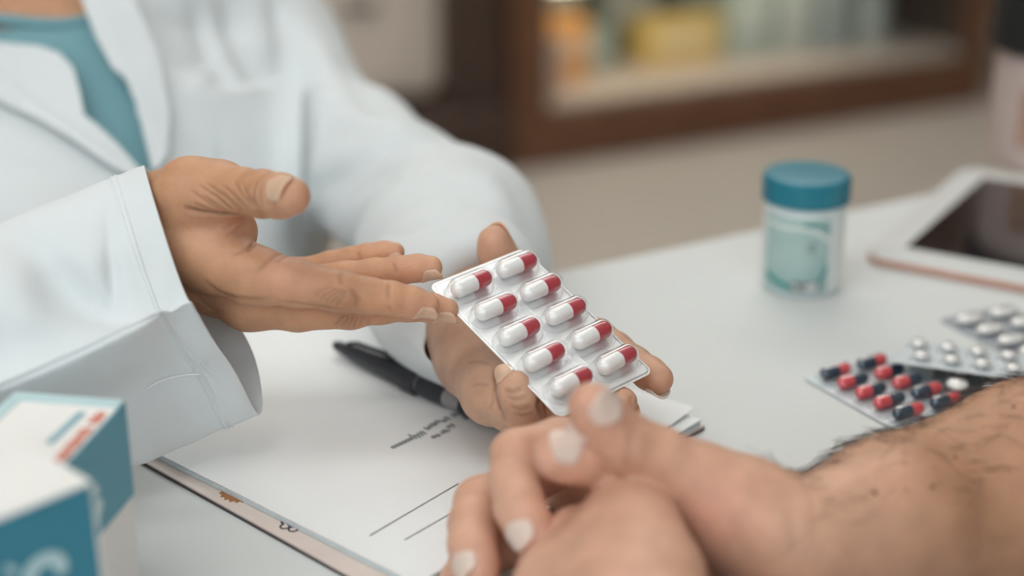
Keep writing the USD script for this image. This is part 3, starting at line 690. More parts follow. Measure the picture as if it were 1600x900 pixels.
# moulded clear film with embossed border, over the foil
bord = rrect(PKW, PKL, .004)
obj('film_rim', place(prism(bord.buffer(-.0008).difference(bord.buffer(-.0016)), 0, .0005), HM), M['pvc'], hp)
for a in (-1, 1):
    for b in range(-2, 3):
        cx, cy = a * .01411 + .0004, -b * .01769
        Lm = HM @ frame((cx, cy, 0), (1, 0, 0), (0, 1, 0), (0, 0, 1))
        jit = rng.uniform(-.0006, .0006); rot = rng.uniform(-.04, .04)
        Lc = HM @ frame((cx + jit, cy - .0002, .0042), (math.cos(rot), math.sin(rot), 0), (-math.sin(rot), math.cos(rot), 0), (0, 0, 1))
        obj('pocket', place(pocket(.0268, .0122, .0090, .0014), Lm), M['pvc'], hp, 60)
        cp = obj('capsule', place(half_capsule(.0232, .0039, -1, -.0016), Lc), M['white_cap'], hp, 50)
        obj('capsule_cap', place(half_capsule(.0232, .0039, 1, .0014, 1.03), Lc), M['red_cap'], cp, 50)
# knurled seal pattern: two rows of fine pressed ridges at the middle of the pack
for y_ in (-.027, .009):
    ridg = unary_union([Polygon([(x_, y_ - .006), (x_ + .0003, y_ - .006), (x_ + .0003, y_ + .006), (x_, y_ + .006)]) for x_ in np.linspace(-.004, .004, 9)] + [Polygon([(-.004, y_ - .0001), (.0043, y_ - .0001), (.0043, y_ + .0001), (-.004, y_ + .0001)])])
    obj('seal_ridges', place(prism(ridg, -.0001, .00022), HM), M['foil'], hp, False)

# red and navy capsules, lying on the table
def flat_frame(c0, c1, z=.0006, tilt=0.0):
    """long side from table pixel c0 to c1"""
    a, b = T(*c0), T(*c1); u = unit((b - a) * [1, 1, 0]); w = np.array([-u[1], u[0], 0]); return a, u, w, np.linalg.norm(b - a)
def solve_pack(centres, nlong):
    pass
a0, u0, w0, L0 = flat_frame((1252, 592), (1396, 674))
RW, RL = .064, L0 + .002
RC = a0 + u0 * RL / 2 + w0 * RW / 2 + [0, 0, .0012]
RM = frame(RC, w0, u0 * -1, (0, 0, 1))            # x across, y along (towards the back left corner)
rp = pack_thing('blister pack of red and navy capsules lying beside the forearm', RM, RW, RL, M['foil_grey'])
for a in (-1, 1):
    for b in range(5):
        cx, cy = a * .0125 - .0040, (2 - b) * .0140
        Lm = RM @ frame((cx, cy, 0), (1, 0, 0), (0, 1, 0), (0, 0, 1)); sgn = {(-1, 0): 1, (-1, 4): 1, (1, 0): 1, (1, 3): 1, (1, 4): 1}.get((a, b), -1)
        Lc = RM @ frame((cx, cy, .0036), (sgn, 0, 0), (0, sgn, 0), (0, 0, 1))
        obj('pocket', place(pocket(.0235, .0098, .0074, .001), Lm), M['pvc'], rp, 60)
        cp = obj('capsule', place(half_capsule(.0195, .0032, -1, -.001), Lc), M['navy_cap'], rp, 50)
        obj('capsule_cap', place(half_capsule(.0195, .0032, 1, .001, 1.035), Lc), M['coral_cap'], cp, 50)
# grey pack with white oval pills, far right
a1, u1, w1, L1 = flat_frame((1465, 501), (1600, 571))
FW_, FL = .052, .092
FC = a1 + u1 * FL / 2 + w1 * FW_ / 2 + [0, 0, .0008]; FM = frame(FC, w1, -u1, (0, 0, 1))
fpk = pack_thing('flat grey blister pack of white oval pills below the tablet', FM, FW_, FL, mat('grey_foil', (.33, .37, .41), .4, .5, bump=.2, bscale=300))
for a in (-1, 1):
    for b in range(5):
        Lm = FM @ frame((a * .0125, (2 - b) * .0172, 0), (1, 0, 0), (0, 1, 0), (0, 0, 1))
        obj('pocket', place(pocket(.0205, .0125, .0056, .001), Lm), M['pvc'], fpk, 60)
        Lc = Lm.copy(); Lc[:3, 3] += [0, 0, .0026]
        obj('pill', place(lens_pill(.0178, .0098, .0046), Lc), M['white_cap'], fpk, 40)
# pack of small round pills, propped on the pack beneath it
g0, g1 = T(1398, 566, .011), T(1640, 600, .015)
gu = unit(g1 - g0); gw = unit(np.cross([0, 0, 1.], gu)); gn = np.cross(gu, gw); gw2 = unit(gw * math.cos(.06) - gn * math.sin(.06)); gn2 = np.cross(gu, gw2)
GW, GL = .040, .100
GM = frame(g0 + gu * (GL / 2 - .002) + gw2 * GW / 2, gw2, -gu, gn2)
gp = pack_thing('propped silver blister pack of small white pills behind the red and navy one', GM, GW, GL, M['foil_grey'])
for a in (-1, 1):
    for b in range(6):
        Lm = GM @ frame((a * .0095, (2.5 - b) * .0158 + .003 * a, 0), (1, 0, 0), (0, 1, 0), (0, 0, 1))
        obj('pocket', place(pocket(.0125, .0105, .0050, .001), Lm), M['pvc'], gp, 60)
        Lc = Lm.copy(); Lc[:3, 3] += Lm[:3, 2] * .0026
        obj('pill', place(lens_pill(.0086, .0078, .0044), Lc), M['white_cap'], gp, 40)
# pack of big white pills underneath, by the arm
h0 = T(1492, 628); hu, hw = unit((T(1600, 640) - T(1480, 640)) * [1, 1, 0]), None
hu = unit(hu * math.cos(-.35) + np.array([-hu[1], hu[0], 0]) * math.sin(-.35)); hw = np.array([-hu[1], hu[0], 0])
HC = T(1545, 612); HC[2] += .0035
UM = frame(HC + hu * .012, hw, -hu, (0, 0, 1))
up_ = pack_thing('blister pack of round white pills tucked under the propped one near the forearm', UM, .045, .082, mat('dark_foil', (.20, .205, .215), .4, .5))
for a in (-1, 1):
    for b in range(4):
        Lm = UM @ frame((a * .0108, (1.5 - b) * .0185, 0), (1, 0, 0), (0, 1, 0), (0, 0, 1))
        obj('pocket', place(pocket(.0150, .0138, .0062, .001), Lm), M['pvc'], up_, 60)
        Lc = Lm.copy(); Lc[:3, 3] += Lm[:3, 2] * .0029
        obj('pill', place(lens_pill(.0116, .0112, .005), Lc), M['white_cap'], up_, 40)

# ------------------------------------------------------------------ the pharmacist's hands
def mm(*a): return [(P(px, py, d), r / 1000) for px, py, d, r in a]
def hand(F, palm, fingers, kp=.007, kf=.0008, kblend=.007):
    A = F.new()
    for ch in palm: F.chain(A, ch, kp)
    B = F.new()
    for ch in fingers:
        C_ = F.new(); F.chain(C_, ch, .003); B = smin(B, C_, kf)
    return smin(A, B, kblend)
def bounds(chains, pad=.012):
    p = np.array([q[0] for c in chains for q in c]); r = max(q[1] for c in chains for q in c)
    return p.min(0) - r - pad, p.max(0) + r + pad

def head(base, up, face):
    """head, hair and eyes on a neck that ends at base; up: the neck's direction, face: where the face looks"""
    up = unit(up); fwd = unit(np.asarray(face) - up * (np.asarray(face) @ up)); sd2 = np.cross(fwd, up); c = base + up * .105
    L = lambda f_, u_, s_=0.0: c + fwd * f_ + up * u_ + sd2 * s_
    Fh = Field(c - .19, c + .19, .0035); A = Fh.new()
    for pts in ([(base - up * .03, .055), (L(-.01, -.03), .056)], [(L(-.012, .035), .088), (L(.012, .02), .080)], [(L(.035, -.02), .060), (L(.055, -.085), .030)], [(L(.03, -.055, .035), .028), (L(.055, -.085), .026)], [(L(.03, -.055, -.035), .028), (L(.055, -.085), .026)]): Fh.chain(A, pts, .02)
    Fh.chain(A, [(L(.088, .012), .007), (L(.105, -.028), .012)], .012)
    for s_ in (-1, 1):
        Fh.chain(A, [(L(.101, -.031, .010 * s_), .007), (L(.095, -.031, .014 * s_), .006)], .006)
        Fh.chain(A, [(L(-.012, .012, .083 * s_), .009), (L(-.006, -.030, .079 * s_), .007)], .006); Fh.chain(A, [(L(.085, .028, .018 * s_), .006), (L(.074, .028, .046 * s_), .006)], .01)
    Fh.chain(A, [(L(.090, -.055, -.018), .006), (L(.096, -.055), .007), (L(.090, -.055, .018), .006)], .006)
    v, f = Fh.mesh(A=A); v = relax(v, f, 1)
    B = Fh.new()
    for pts in ([(L(-.022, .045), .095), (L(-.002, .05), .090)], [(L(-.05, .0), .075), (L(-.045, -.06), .060)]): Fh.chain(B, pts, .02)
    g = np.stack(np.meshgrid(*[Fh.lo[k] + Fh.vox * np.arange(Fh.n[k]) for k in range(3)], indexing='ij'), -1) - c
    cut = (g @ fwd) - .062 - .25 * (g @ up) * ((g @ up) > 0) - np.where((g @ up) < .03, (g @ up - .03) * 1.2, 0)
    hv, hf = Fh.mesh(A=np.maximum(B, cut).astype(np.float32) - .003 * (meshkit.fbm((g + 5) * np.array([60, 60, 15]), 2, 2) - .5).astype(np.float32))
    eyes = []
    for s_ in (-1, 1):
        ic = trimesh.creation.icosphere(2, .012); eyes.append((np.array(ic.vertices) + L(.075, .008, .032 * s_), np.array(ic.faces)))
    return (v, f), (hv, hf), eyes
hair_brown = mat('hair_dark_brown', (.035, .02, .013), .45, bump=.4, bscale=260); eye_white = mat('eye_white', (.75, .74, .72), .2)
# right hand (palm up, pointing at the pack)
palmA = [mm((60, 445, .715, 27), (165, 405, .727, 22), (250, 338, .733, 20), (300, 330, .722, 18)),
         mm((60, 470, .725, 27), (165, 440, .735, 22), (272, 408, .738, 19.5), (335, 440, .738, 15), (388, 472, .729, 12.6)),
         mm((262, 372, .722, 19), (330, 400, .716, 16), (396, 430, .708, 12.6)),
         mm((285, 415, .757, 16), (400, 450, .764, 11)),
         mm((285, 405, .748, 17), (398, 462, .748, 12)),
         mm((270, 322, .722, 17), (300, 300, .711, 14.6), (340, 298, .705, 12.8)),
         mm((300, 335, .718, 15), (345, 352, .718, 12), (371, 360, .722, 9.2))]
thumbA = mm((300, 303, .711, 14), (345, 297, .705, 11.7), (378, 300, .694, 10.6), (411, 303, .682, 10.4), (438, 306, .670, 9.6), (454, 307, .662, 8.4))
indexA = mm((396, 431, .708, 12.8), (462, 442, .705, 11.0), (535, 456, .703, 9.3), (575, 462, .704, 8.2), (612, 466, .705, 7.6), (645, 472, .707, 6.9), (668, 476, .708, 5.7))
middleA = mm((388, 472, .729, 12.6), (465, 484, .725, 10.0), (548, 485, .722, 8.7), (595, 480, .722, 7.7), (640, 477, .722, 7.2), (675, 481, .722, 6.5), (699, 484, .722, 5.4))
ringA = mm((398, 462, .748, 12), (470, 446, .747, 9.5), (540, 436, .745, 8.3), (585, 428, .744, 7.3), (622, 423, .743, 7.0), (652, 419, .742, 6.4), (673, 418, .742, 5.7))
pinkyA = mm((402, 448, .766, 11), (465, 430, .766, 8.3), (518, 415, .765, 7.2), (548, 406, .765, 6.3), (575, 400, .764, 6.2), (600, 395, .763, 5.6), (617, 394, .762, 5.0))
def nearer(c, dd=.025, k=.965):                 # the whole hand a little closer, so that the middle fingertip touches the pack
    return [(CAM + (p - CAM) * (1 - dd / ((p - CAM) @ FW)), r * k) for p, r in c]
palmA = [nearer(c) for c in palmA]; thumbA, indexA, middleA, ringA, pinkyA = map(nearer, (thumbA, indexA, middleA, ringA, pinkyA))
lo, hi = bounds(palmA + [thumbA, indexA, middleA, ringA, pinkyA])
FA = Field(lo, hi, .00078)
FA.F = hand(FA, palmA, [thumbA, indexA, middleA, ringA, pinkyA])
VA, fA = FA.mesh(); VA = relax(VA, fA, 2); nA = vnormals(VA, fA)
linesA = [([(296, 296), (318, 312), (345, 333)], .0005, .0007), ([(308, 287), (330, 303), (362, 330)], .0005, .0007), ([(322, 286), (345, 303), (372, 329)], .0006, .0008), ([(345, 287), (362, 303), (390, 330)], .0006, .0008), ([(366, 282), (376, 300), (398, 326)], .0006, .0008), ([(378, 281), (385, 303), (410, 328)], .0006, .0008), ([(300, 318), (320, 325), (345, 334)], .0006, .0008),
          ([(345, 333), (362, 336), (380, 338)], .0014, .0016),
          ([(283, 324), (325, 333), (388, 339)], .0013, .0012), ([(318, 306), (338, 322), (352, 334)], .0005, .0008), ([(330, 300), (350, 318), (366, 331)], .0005, .0008), ([(343, 296), (360, 312), (378, 328)], .0005, .0008),
          ([(402, 282), (396, 300), (402, 325)], .0006, .0009), ([(411, 280), (406, 300), (411, 326)], .0006, .0009), ([(420, 280), (416, 300), (420, 326)], .0005, .0009), ([(390, 285), (386, 302), (392, 324)], .0004, .0009),
          ([(426, 277), (430, 305), (424, 332)], .0004, .0008),
          ([(402, 375), (392, 384), (385, 396)], .0009, .0012), ([(398, 430), (420, 408), (452, 392)], .0005, .001), ([(428, 412), (445, 402), (462, 396)], .0005, .001),
          ([(360, 398), (380, 392), (402, 376)], .0005, .001), ([(345, 360), (360, 352), (372, 345)], .0004, .0009), ([(350, 370), (368, 360), (380, 350)], .0004, .0009),
          ([(318, 435), (350, 460), (395, 468), (425, 467)], .0007, .0016), ([(308, 460), (330, 482), (352, 490)], .0006, .0016), 
          ([(430, 470), (480, 476), (540, 486)], .0005, .0010),
          ([(498, 470), (512, 458), (530, 450)], .0006, .0009), ([(505, 474), (520, 461), (538, 452)], .0006, .0009), ([(514, 477), (527, 464), (543, 454)], .0006, .0009), ([(525, 480), (534, 467), (545, 457)], .0005, .0009), ([(555, 484), (557, 466), (546, 450)], .0005, .0009),
          ([(490, 466), (503, 455), (520, 447)], .0004, .0009),
          ([(533, 421), (531, 435), (536, 446)], .0005, .0010), ([(609, 440), (606, 455), (610, 470)], .0006, .0010), ([(603, 478), (608, 484), (612, 488)], .0004, .0008),
          ([(522, 510), (532, 500), (540, 492)], .0007, .0008), ([(532, 512), (541, 501), (546, 492)], .0007, .0008), ([(541, 513), (549, 502), (553, 492)], .0007, .0008), ([(551, 513), (557, 502), (558, 492)], .0007, .0008), ([(562, 511), (566, 502), (572, 493)], .0005, .0008), ([(574, 509), (577, 502), (581, 494)], .0004, .0008),
          ([(557, 392), (560, 400), (562, 408)], .0005, .0009), ([(615, 410), (616, 418), (619, 427)], .0005, .0009)]
VA, crA = groove(FA, VA, nA, linesA)
# ridges of tendons / soft relief
VA += nA * (.0005 * (meshkit.fbm(VA * 70, 3, 4) - .5))[:, None]
tips = [thumbA[-1][0], indexA[-1][0], middleA[-1][0], ringA[-1][0], pinkyA[-1][0]]
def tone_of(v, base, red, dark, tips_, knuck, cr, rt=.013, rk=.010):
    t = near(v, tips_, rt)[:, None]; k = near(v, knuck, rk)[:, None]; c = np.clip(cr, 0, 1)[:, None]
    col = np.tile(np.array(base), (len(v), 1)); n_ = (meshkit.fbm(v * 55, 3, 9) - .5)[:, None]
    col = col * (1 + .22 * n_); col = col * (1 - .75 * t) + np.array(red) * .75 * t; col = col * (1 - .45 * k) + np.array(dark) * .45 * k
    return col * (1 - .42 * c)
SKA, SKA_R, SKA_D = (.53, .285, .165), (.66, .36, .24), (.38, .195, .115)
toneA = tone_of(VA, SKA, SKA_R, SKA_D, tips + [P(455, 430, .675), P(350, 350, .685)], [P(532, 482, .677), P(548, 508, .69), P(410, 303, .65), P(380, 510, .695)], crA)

# left hand (under the pack)
palmB = [mm((735, 405, .885, 24), (738, 478, .80, 23), (770, 520, .772, 20)),
         mm((738, 478, .80, 22), (752, 545, .762, 21), (772, 612, .712, 13.5)),
         mm((708, 500, .792, 20), (744, 560, .755, 18.5), (766, 618, .708, 12)),
         mm((750, 520, .775, 19), (795, 585, .722, 12.5)), mm((760, 510, .778, 19), (815, 560, .738, 12.5)), mm((770, 500, .782, 18), (832, 535, .755, 12)),
         mm((745, 560, .752, 17), (800, 560, .742, 14)), mm((760, 490, .785, 17), (790, 480, .778, 14), (800, 470, .772, 12))]
thumbB = mm((790, 485, .778, 13), (800, 465, .772, 11.5), (793, 435, .768, 10.2), (784, 412, .764, 9.8), (776, 392, .760, 9.2), (772, 378, .757, 8.2))
pinkyB = mm((768, 616, .710, 12), (795, 640, .692, 9.6), (817, 648, .680, 9.0), (815, 628, .676, 8.2), (806, 608, .678, 7.6), (799, 592, .682, 6.4))
ringB = mm((793, 590, .722, 12), (838, 630, .700, 9.3), (866, 640, .690, 9.0), (880, 630, .689, 8.0), (892, 622, .694, 7.0))
middleB = mm((815, 560, .738, 12), (868, 602, .716, 9.6), (905, 630, .704, 9.0), (938, 632, .694, 7.8), (960, 630, .688, 7.2), (973, 628, .686, 6.6))
indexB = mm((832, 535, .755, 12), (885, 528, .750, 9.6), (932, 528, .742, 9.2), (962, 546, .733, 8.0), (992, 568, .723, 7.7), (1014, 583, .714, 7.6), (1028, 592, .709, 7.2))
chB = palmB + [thumbB, pinkyB, ringB, middleB, indexB]
lo, hi = bounds(chB); FB = Field(lo, hi, .001)
FB.F = hand(FB, palmB, [thumbB, pinkyB, ringB, middleB, indexB])
VB, fB = FB.mesh(); VB = relax(VB, fB, 2); nB = vnormals(VB, fB)
linesB = [([(778, 570), (774, 600), (780, 635), (790, 660)], .0010, .0013), ([(786, 608), (800, 612), (818, 604)], .0006, .0009), ([(790, 618), (806, 624), (826, 614)], .0006, .0009), ([(795, 632), (812, 640), (832, 632)], .0006, .0009), ([(800, 642), (815, 650), (832, 644)], .0005, .0009),
          ([(765, 640), (770, 625), (768, 610)], .0005, .001), ([(728, 568), (745, 566), (770, 572)], .0004, .001), ([(735, 605), (748, 600), (765, 604)], .0004, .001),
          ([(848, 612), (842, 630), (850, 655)], .0010, .0014), ([(990, 618), (985, 625), (990, 634)], .0005, .0008)]
VB, crB = groove(FB, VB, nB, linesB)
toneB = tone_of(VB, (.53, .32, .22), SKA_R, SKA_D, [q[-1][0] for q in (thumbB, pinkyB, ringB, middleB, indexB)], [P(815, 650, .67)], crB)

# ------------------------------------------------------------------ the pharmacist's body and clothes
def ch(*a): return [(P(px, py, d), r) for px, py, d, r in a]
torso = [ch((75, 75, 1.165, .100), (200, 260, 1.115, .125), (120, 560, 1.02, .13), (60, 900, 1.07, .14)),
         ch((75, 75, 1.165, .095), (345, 85, 1.17, .064)), ch((75, 75, 1.165, .095), (-330, 60, 1.12, .066)),
         ch((200, 260, 1.115, .125), (300, 160, 1.16, .10)), ch((200, 260, 1.115, .12), (20, 200, 1.13, .10))]
larm = [ch((345, 80, 1.165, .066), (440, 165, 1.11, .050), (545, 240, 1.05, .041), (708, 362, .925, .040)),
        ch((708, 362, .925, .042), (708, 404, .885, .044), (712, 446, .835, .040))]
rarm = [ch((-330, 60, 1.12, .068), (-420, 380, .92, .058), (-380, 640, .69, .048), (-160, 565, .675, .044))]
allc = torso + larm + rarm; lo, hi = bounds(allc, .02)
FT = Field(lo, hi, .0052)
At = FT.new(); [FT.chain(At, c, .05) for c in torso]
Al = FT.new(); [FT.chain(Al, c, .02) for c in larm]
Ar = FT.new(); [FT.chain(Ar, c, .03) for c in rarm]
CT = smin(smin(At, Al, .018), Ar, .02)
gx, gy, gz = np.meshgrid(*[FT.lo[k] + FT.vox * np.arange(FT.n[k]) for k in range(3)], indexing='ij')
GP = np.stack([gx, gy, gz], -1)
pxg, pyg, dg = pixel(GP)
# broad folds of the cotton
fold = np.zeros(CT.shape); skin_ = np.abs(CT) < .03; fold[skin_] = meshkit.fbm(GP[skin_] * np.array([9, 9, 14]), 2, 3) - .5
CTs = CT - .007 - .010 * fold
FT.F = CTs.astype(np.float32); FTs = FT.F.copy()
Vpoly = Polygon([(-95, -190), (118, -190), (110, -60), (125, 0), (150, 60), (180, 110), (205, 170), (240, 268), (228, 264), (190, 225), (150, 195), (134, 180), (122, 120), (97, 84), (60, 72), (0, 66), (-80, 64), (-110, 20)]).buffer(6)
import shapely
cand = (np.abs(CTs) < .034) & (dg < 1.16) & (pxg > -130) & (pxg < 260) & (pyg < 290)
ins = np.zeros(cand.shape, bool); ins[cand] = shapely.contains_xy(Vpoly, pxg[cand], pyg[cand])
FC_ = np.where(ins, CTs + .026, CTs).astype(np.float32)
VC, fC = FT.mesh(A=FC_); VC = relax(VC, fC, 2); nC = vnormals(VC, fC)
foldsC = [([(455, 312), (540, 262), (630, 220), (705, 208)], .007, .010), ([(462, 20), (468, 120), (470, 300)], .007, .008), ([(455, 400), (480, 345), (540, 295), (640, 262)], .005, .012),
          ([(315, -20), (345, 60), (372, 150)], .016, .018), ([(355, -20), (390, 60), (428, 142)], .018, .018), ([(265, -20), (285, 50), (330, 110)], .012, .018), ([(430, -10), (445, 60), (452, 120)], .008, .010), ([(335, -20), (368, 60), (398, 140)], -.007, .010), ([(520, 180), (580, 190), (650, 200)], -.005, .012),
          ([(545, 400), (565, 330), (620, 270)], .004, .014), ([(345, 150), (410, 140), (468, 128)], -.002, .006), ([(560, 90), (570, 150), (620, 190)], .003, .012), ([(500, 60), (520, 130), (555, 180)], -.004, .012),
          ([(740, 265), (770, 300), (790, 350)], -.004, .012), ([(280, 215), (330, 250), (420, 260)], .003, .012)]
VC, _ = groove(FT, VC, nC, foldsC)
pharm = thing('person', 'person in white coat over a teal top, holding and pointing at a blister pack', 'person', P(150, 400, 1.0))
# body: neck and chest under the clothes, arms and hands
Fb = FT.new(); [FT.chain(Fb, c, .05) for c in torso]; nck = np.zeros(cand.shape, bool); n2_ = (np.abs(Fb) < .06) & (dg < 1.25) & (pyg < 60); nck[n2_] = shapely.contains_xy(Vpoly.buffer(14), pxg[n2_], pyg[n2_]); Fb = np.where(nck, Fb + .009, Fb + .032).astype(np.float32)
Nk = FT.new(); FT.chain(Nk, ch((72, 95, 1.15, .062), (45, -60, 1.135, .055)), .01)
Fb = smin(Fb, Nk, .04)
nk0, nk1 = P(72, 95, 1.15), P(45, -60, 1.135)
nk1 = nk1 + unit(nk1 - nk0) * .035
hd, hrr, eyy = head(nk1, nk1 - nk0, np.array([.45, -.85, -.2]))
Lb = FT.new(); [FT.chain(Lb, [(p, r * .68) for p, r in c], .02) for c in larm]; FT.chain(Lb, ch((708, 362, .925, .030), (735, 405, .885, .027), (740, 450, .83, .022)), .01)
Rb = FT.new(); [FT.chain(Rb, [(p, r * .66) for p, r in c], .02) for c in rarm]; FT.chain(Rb, ch((-380, 640, .69, .035), (-150, 540, .68, .031), (60, 455, .695, .028), (120, 430, .70, .021)), .01)
Fb = smin(smin(Fb, Lb, .03), Rb, .03)
Vb, fb = FT.mesh(A=Fb); Vb = relax(Vb, fb, 1)
toneb = np.tile(np.array((.55, .31, .19)), (len(Vb), 1))
bv, bf = join((VA, fA), (VB, fB), (Vb, fb), hd)
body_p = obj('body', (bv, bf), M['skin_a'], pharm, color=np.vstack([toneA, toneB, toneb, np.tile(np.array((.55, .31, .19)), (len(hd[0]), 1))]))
obj('hair', hrr, hair_brown, pharm, True); [obj('eye', q_, eye_white, pharm, True) for q_ in eyy]
def add_nail(field, chain, dorsal, ln, parent, m, half=52, ext=0.0, **k):
    obj('fingernail', nail(field, chain[-1][0], chain[-3][0], dorsal, chain[-1][1], ln, half, ext, **k), m, parent, True)
add_nail(FA, thumbA, -FW * .9 + UP * .30, .0128, body_p, M['nail_a'], 50, .0006)
dA = -UP * .92 - FW * .32
for c_, ln in ((indexA, .0115), (middleA, .0115), (ringA, .0105), (pinkyA, .009)): add_nail(FA, c_, dA, ln, body_p, M['nail_a'], 54, .0015)
add_nail(FB, pinkyB, -RT * .55 - FW * .75 + UP * .1, .0085, body_p, M['nail_a'], 50, .0012)
add_nail(FB, indexB, -UP * .75 + RT * .25 - FW * .35, .010, body_p, M['nail_free'], 50, .0016)
add_nail(FB, middleB, -UP * .8 + FW * .3 + RT * .2, .010, body_p, M['nail_a'], 50, .0012)
add_nail(FB, thumbB, FW * .8 + RT * .5, .010, body_p, M['nail_a'], 50, .0004)
# teal top
pn0 = P(65, 38, 1.045); na = unit(P(45, -60, 1.135) - P(72, 95, 1.15))
Ats = At - .0005
vis = np.zeros(cand.shape, bool); near_ = (np.abs(Ats) < .035) & (dg < 1.2); vis[near_] = shapely.contains_xy(Vpoly.buffer(16), pxg[near_], pyg[near_])
Ats = np.where(vis, Ats, Ats + .022)
Fs = np.maximum(Ats, ((GP - pn0) @ na).astype(np.float32))
Vs, fs = FT.mesh(A=Fs.astype(np.float32)); Vs = relax(Vs, fs, 2)
obj('shirt', (Vs, fs), M['shirt'], pharm, True, label='teal jersey top')
FT.F = Ats.astype(np.float32)
nb_px = spline([(-40, 30), (30, 34), (80, 38), (128, 34), (170, 20)], 40); hb = FT.hit(nb_px[:, 0], nb_px[:, 1]); hb = hb[~np.isnan(hb[:, 0])]
if len(hb) > 4: obj('neck_band', tube(hb, .0042, 10), M['shirt'], pharm, True)
FT.F = FTs
coat = obj('coat', (VC, fC), M['coat'], pharm, True, label='open white coat')
def drape(poly, off, th, size=14):
    m = extrude(poly, 1.0).subdivide_to_size(size)
    q = np.array(m.vertices); h = FT.hit(q[:, 0], q[:, 1], level=off, step=.0008)
    bad = np.isnan(h[:, 0])
    if bad.any(): h[bad] = h[~bad][cKDTree(q[~bad, :2]).query(q[bad, :2])[1]]
    dirs = unit(ray(q[:, 0], q[:, 1])); v = h - dirs * (th * q[:, 2:3])
    f = np.array(m.faces); tm = trimesh.Trimesh(v, f, process=False)
    return v, (f if tm.volume > 0 else f[:, ::-1])
lapR = Polygon([(-150, -60), (-112, 10), (-85, 58), (60, 71), (92, 82), (114, 105), (124, 140), (132, 180), (150, 193), (185, 226), (222, 268), (214, 280), (172, 258), (120, 222), (60, 186), (0, 158), (-80, 130), (-170, 40)]).buffer(-5).buffer(5)
lapL = Polygon([(120, -170), (112, -60), (128, 0), (150, 58), (176, 106), (196, 122), (212, 160), (232, 240), (240, 270), (262, 240), (266, 170), (246, 80), (215, 10), (195, -60), (190, -170)]).buffer(-5).buffer(5)
obj('lapel', drape(lapR, .004, .0045), M['coat'], coat, 40)
obj('lapel', drape(lapL, .004, .0045), M['coat'], coat, 40)
obj('pocket', drape(Polygon([(338, 148), (472, 130), (470, 300), (345, 300)]), .0005, .002), M['coat'], coat, 40)

# sleeves as open cloth tubes
def loft(stations, n=120, k=70, disp=None, th=.0014, relief=None):
    S = []
    for ring in stations:
        r = np.array([P(*q) if len(q) == 3 and not isinstance(q, np.ndarray) else q for q in ring]); t = np.arange(len(r) + 1)
        S.append(CubicSpline(t, np.vstack([r, r[:1]]), bc_type='periodic')(np.linspace(0, len(r), n, endpoint=False)))
    S = np.array(S); O = CubicSpline(np.arange(len(S)), S, axis=0)(np.linspace(0, len(S) - 1, k))       # k x n x 3
    du = np.roll(O, -1, 1) - np.roll(O, 1, 1); ds = np.gradient(O, axis=0); N = unit(np.cross(du, ds))
    c = O.mean(1, keepdims=True)
    if ((O - c) * N).sum(-1).mean() < 0: N = -N
    if disp is not None: O = O + N * disp(O, np.linspace(0, len(S) - 1, k)[:, None], np.linspace(0, len(stations[0]), n, endpoint=False)[None, :])[..., None]
    I = O - N * th; v = np.vstack([O.reshape(-1, 3), I.reshape(-1, 3)])
    i, j = np.meshgrid(np.arange(k - 1), np.arange(n), indexing='ij'); j2 = (j + 1) % n
    q = np.stack([i * n + j, i * n + j2, (i + 1) * n + j2, (i + 1) * n + j], -1).reshape(-1, 4); m = k * n
    jj = np.arange(n); rim = np.stack([jj, jj + m, (jj + 1) % n + m, (jj + 1) % n], 1); b = (k - 1) * n; rim2 = np.stack([b + jj, b + (jj + 1) % n, b + (jj + 1) % n + m, b + jj + m], 1)
    v, f = join((v, np.vstack([q, q[:, ::-1] + m, rim, rim2])))
    tm = trimesh.Trimesh(v, f, process=False)
    return (v, f if tm.volume > 0 else f[:, ::-1]), O, N
cuff0 = [(226, 261, .716), (250, 345, .692), (285, 447, .685), (297, 472, .682), (307, 488, .687), (340, 540, .706), (372, 588, .722), (405, 647, .740), (407, 596, .752), (384, 527, .762), (335, 445, .768), (285, 350, .764), (240, 284, .746)]
def shift(ring, dx, dy, dd, sx=1.0, fix={}):
    c = np.mean(np.array(ring)[:, :2], 0)
    return [fix.get(i, (c[0] + dx + (q[0] - c[0]) * sx, c[1] + dy + (q[1] - c[1]) * sx, q[2] + dd)) for i, q in enumerate(ring)]
cuff0 = [(a_, b_, c_ - .025) for a_, b_, c_ in cuff0]
st1 = shift(cuff0, -48, 19, -.003, 1.0); st2 = shift(cuff0, -118, 47, -.010, 1.0, {2: (160, 480, .651), 3: (182, 520, .643), 4: (196, 540, .647)})
st3 = shift(cuff0, -235, 92, -.022, 1.0, {2: (5, 545, .635), 3: (24, 592, .627), 4: (36, 612, .631), 5: (62, 655, .647), 6: (112, 700, .660), 7: (172, 742, .676)}); st4 = shift(cuff0, -380, 160, -.052, .97); st5 = shift(cuff0, -560, 230, -.07, .9)
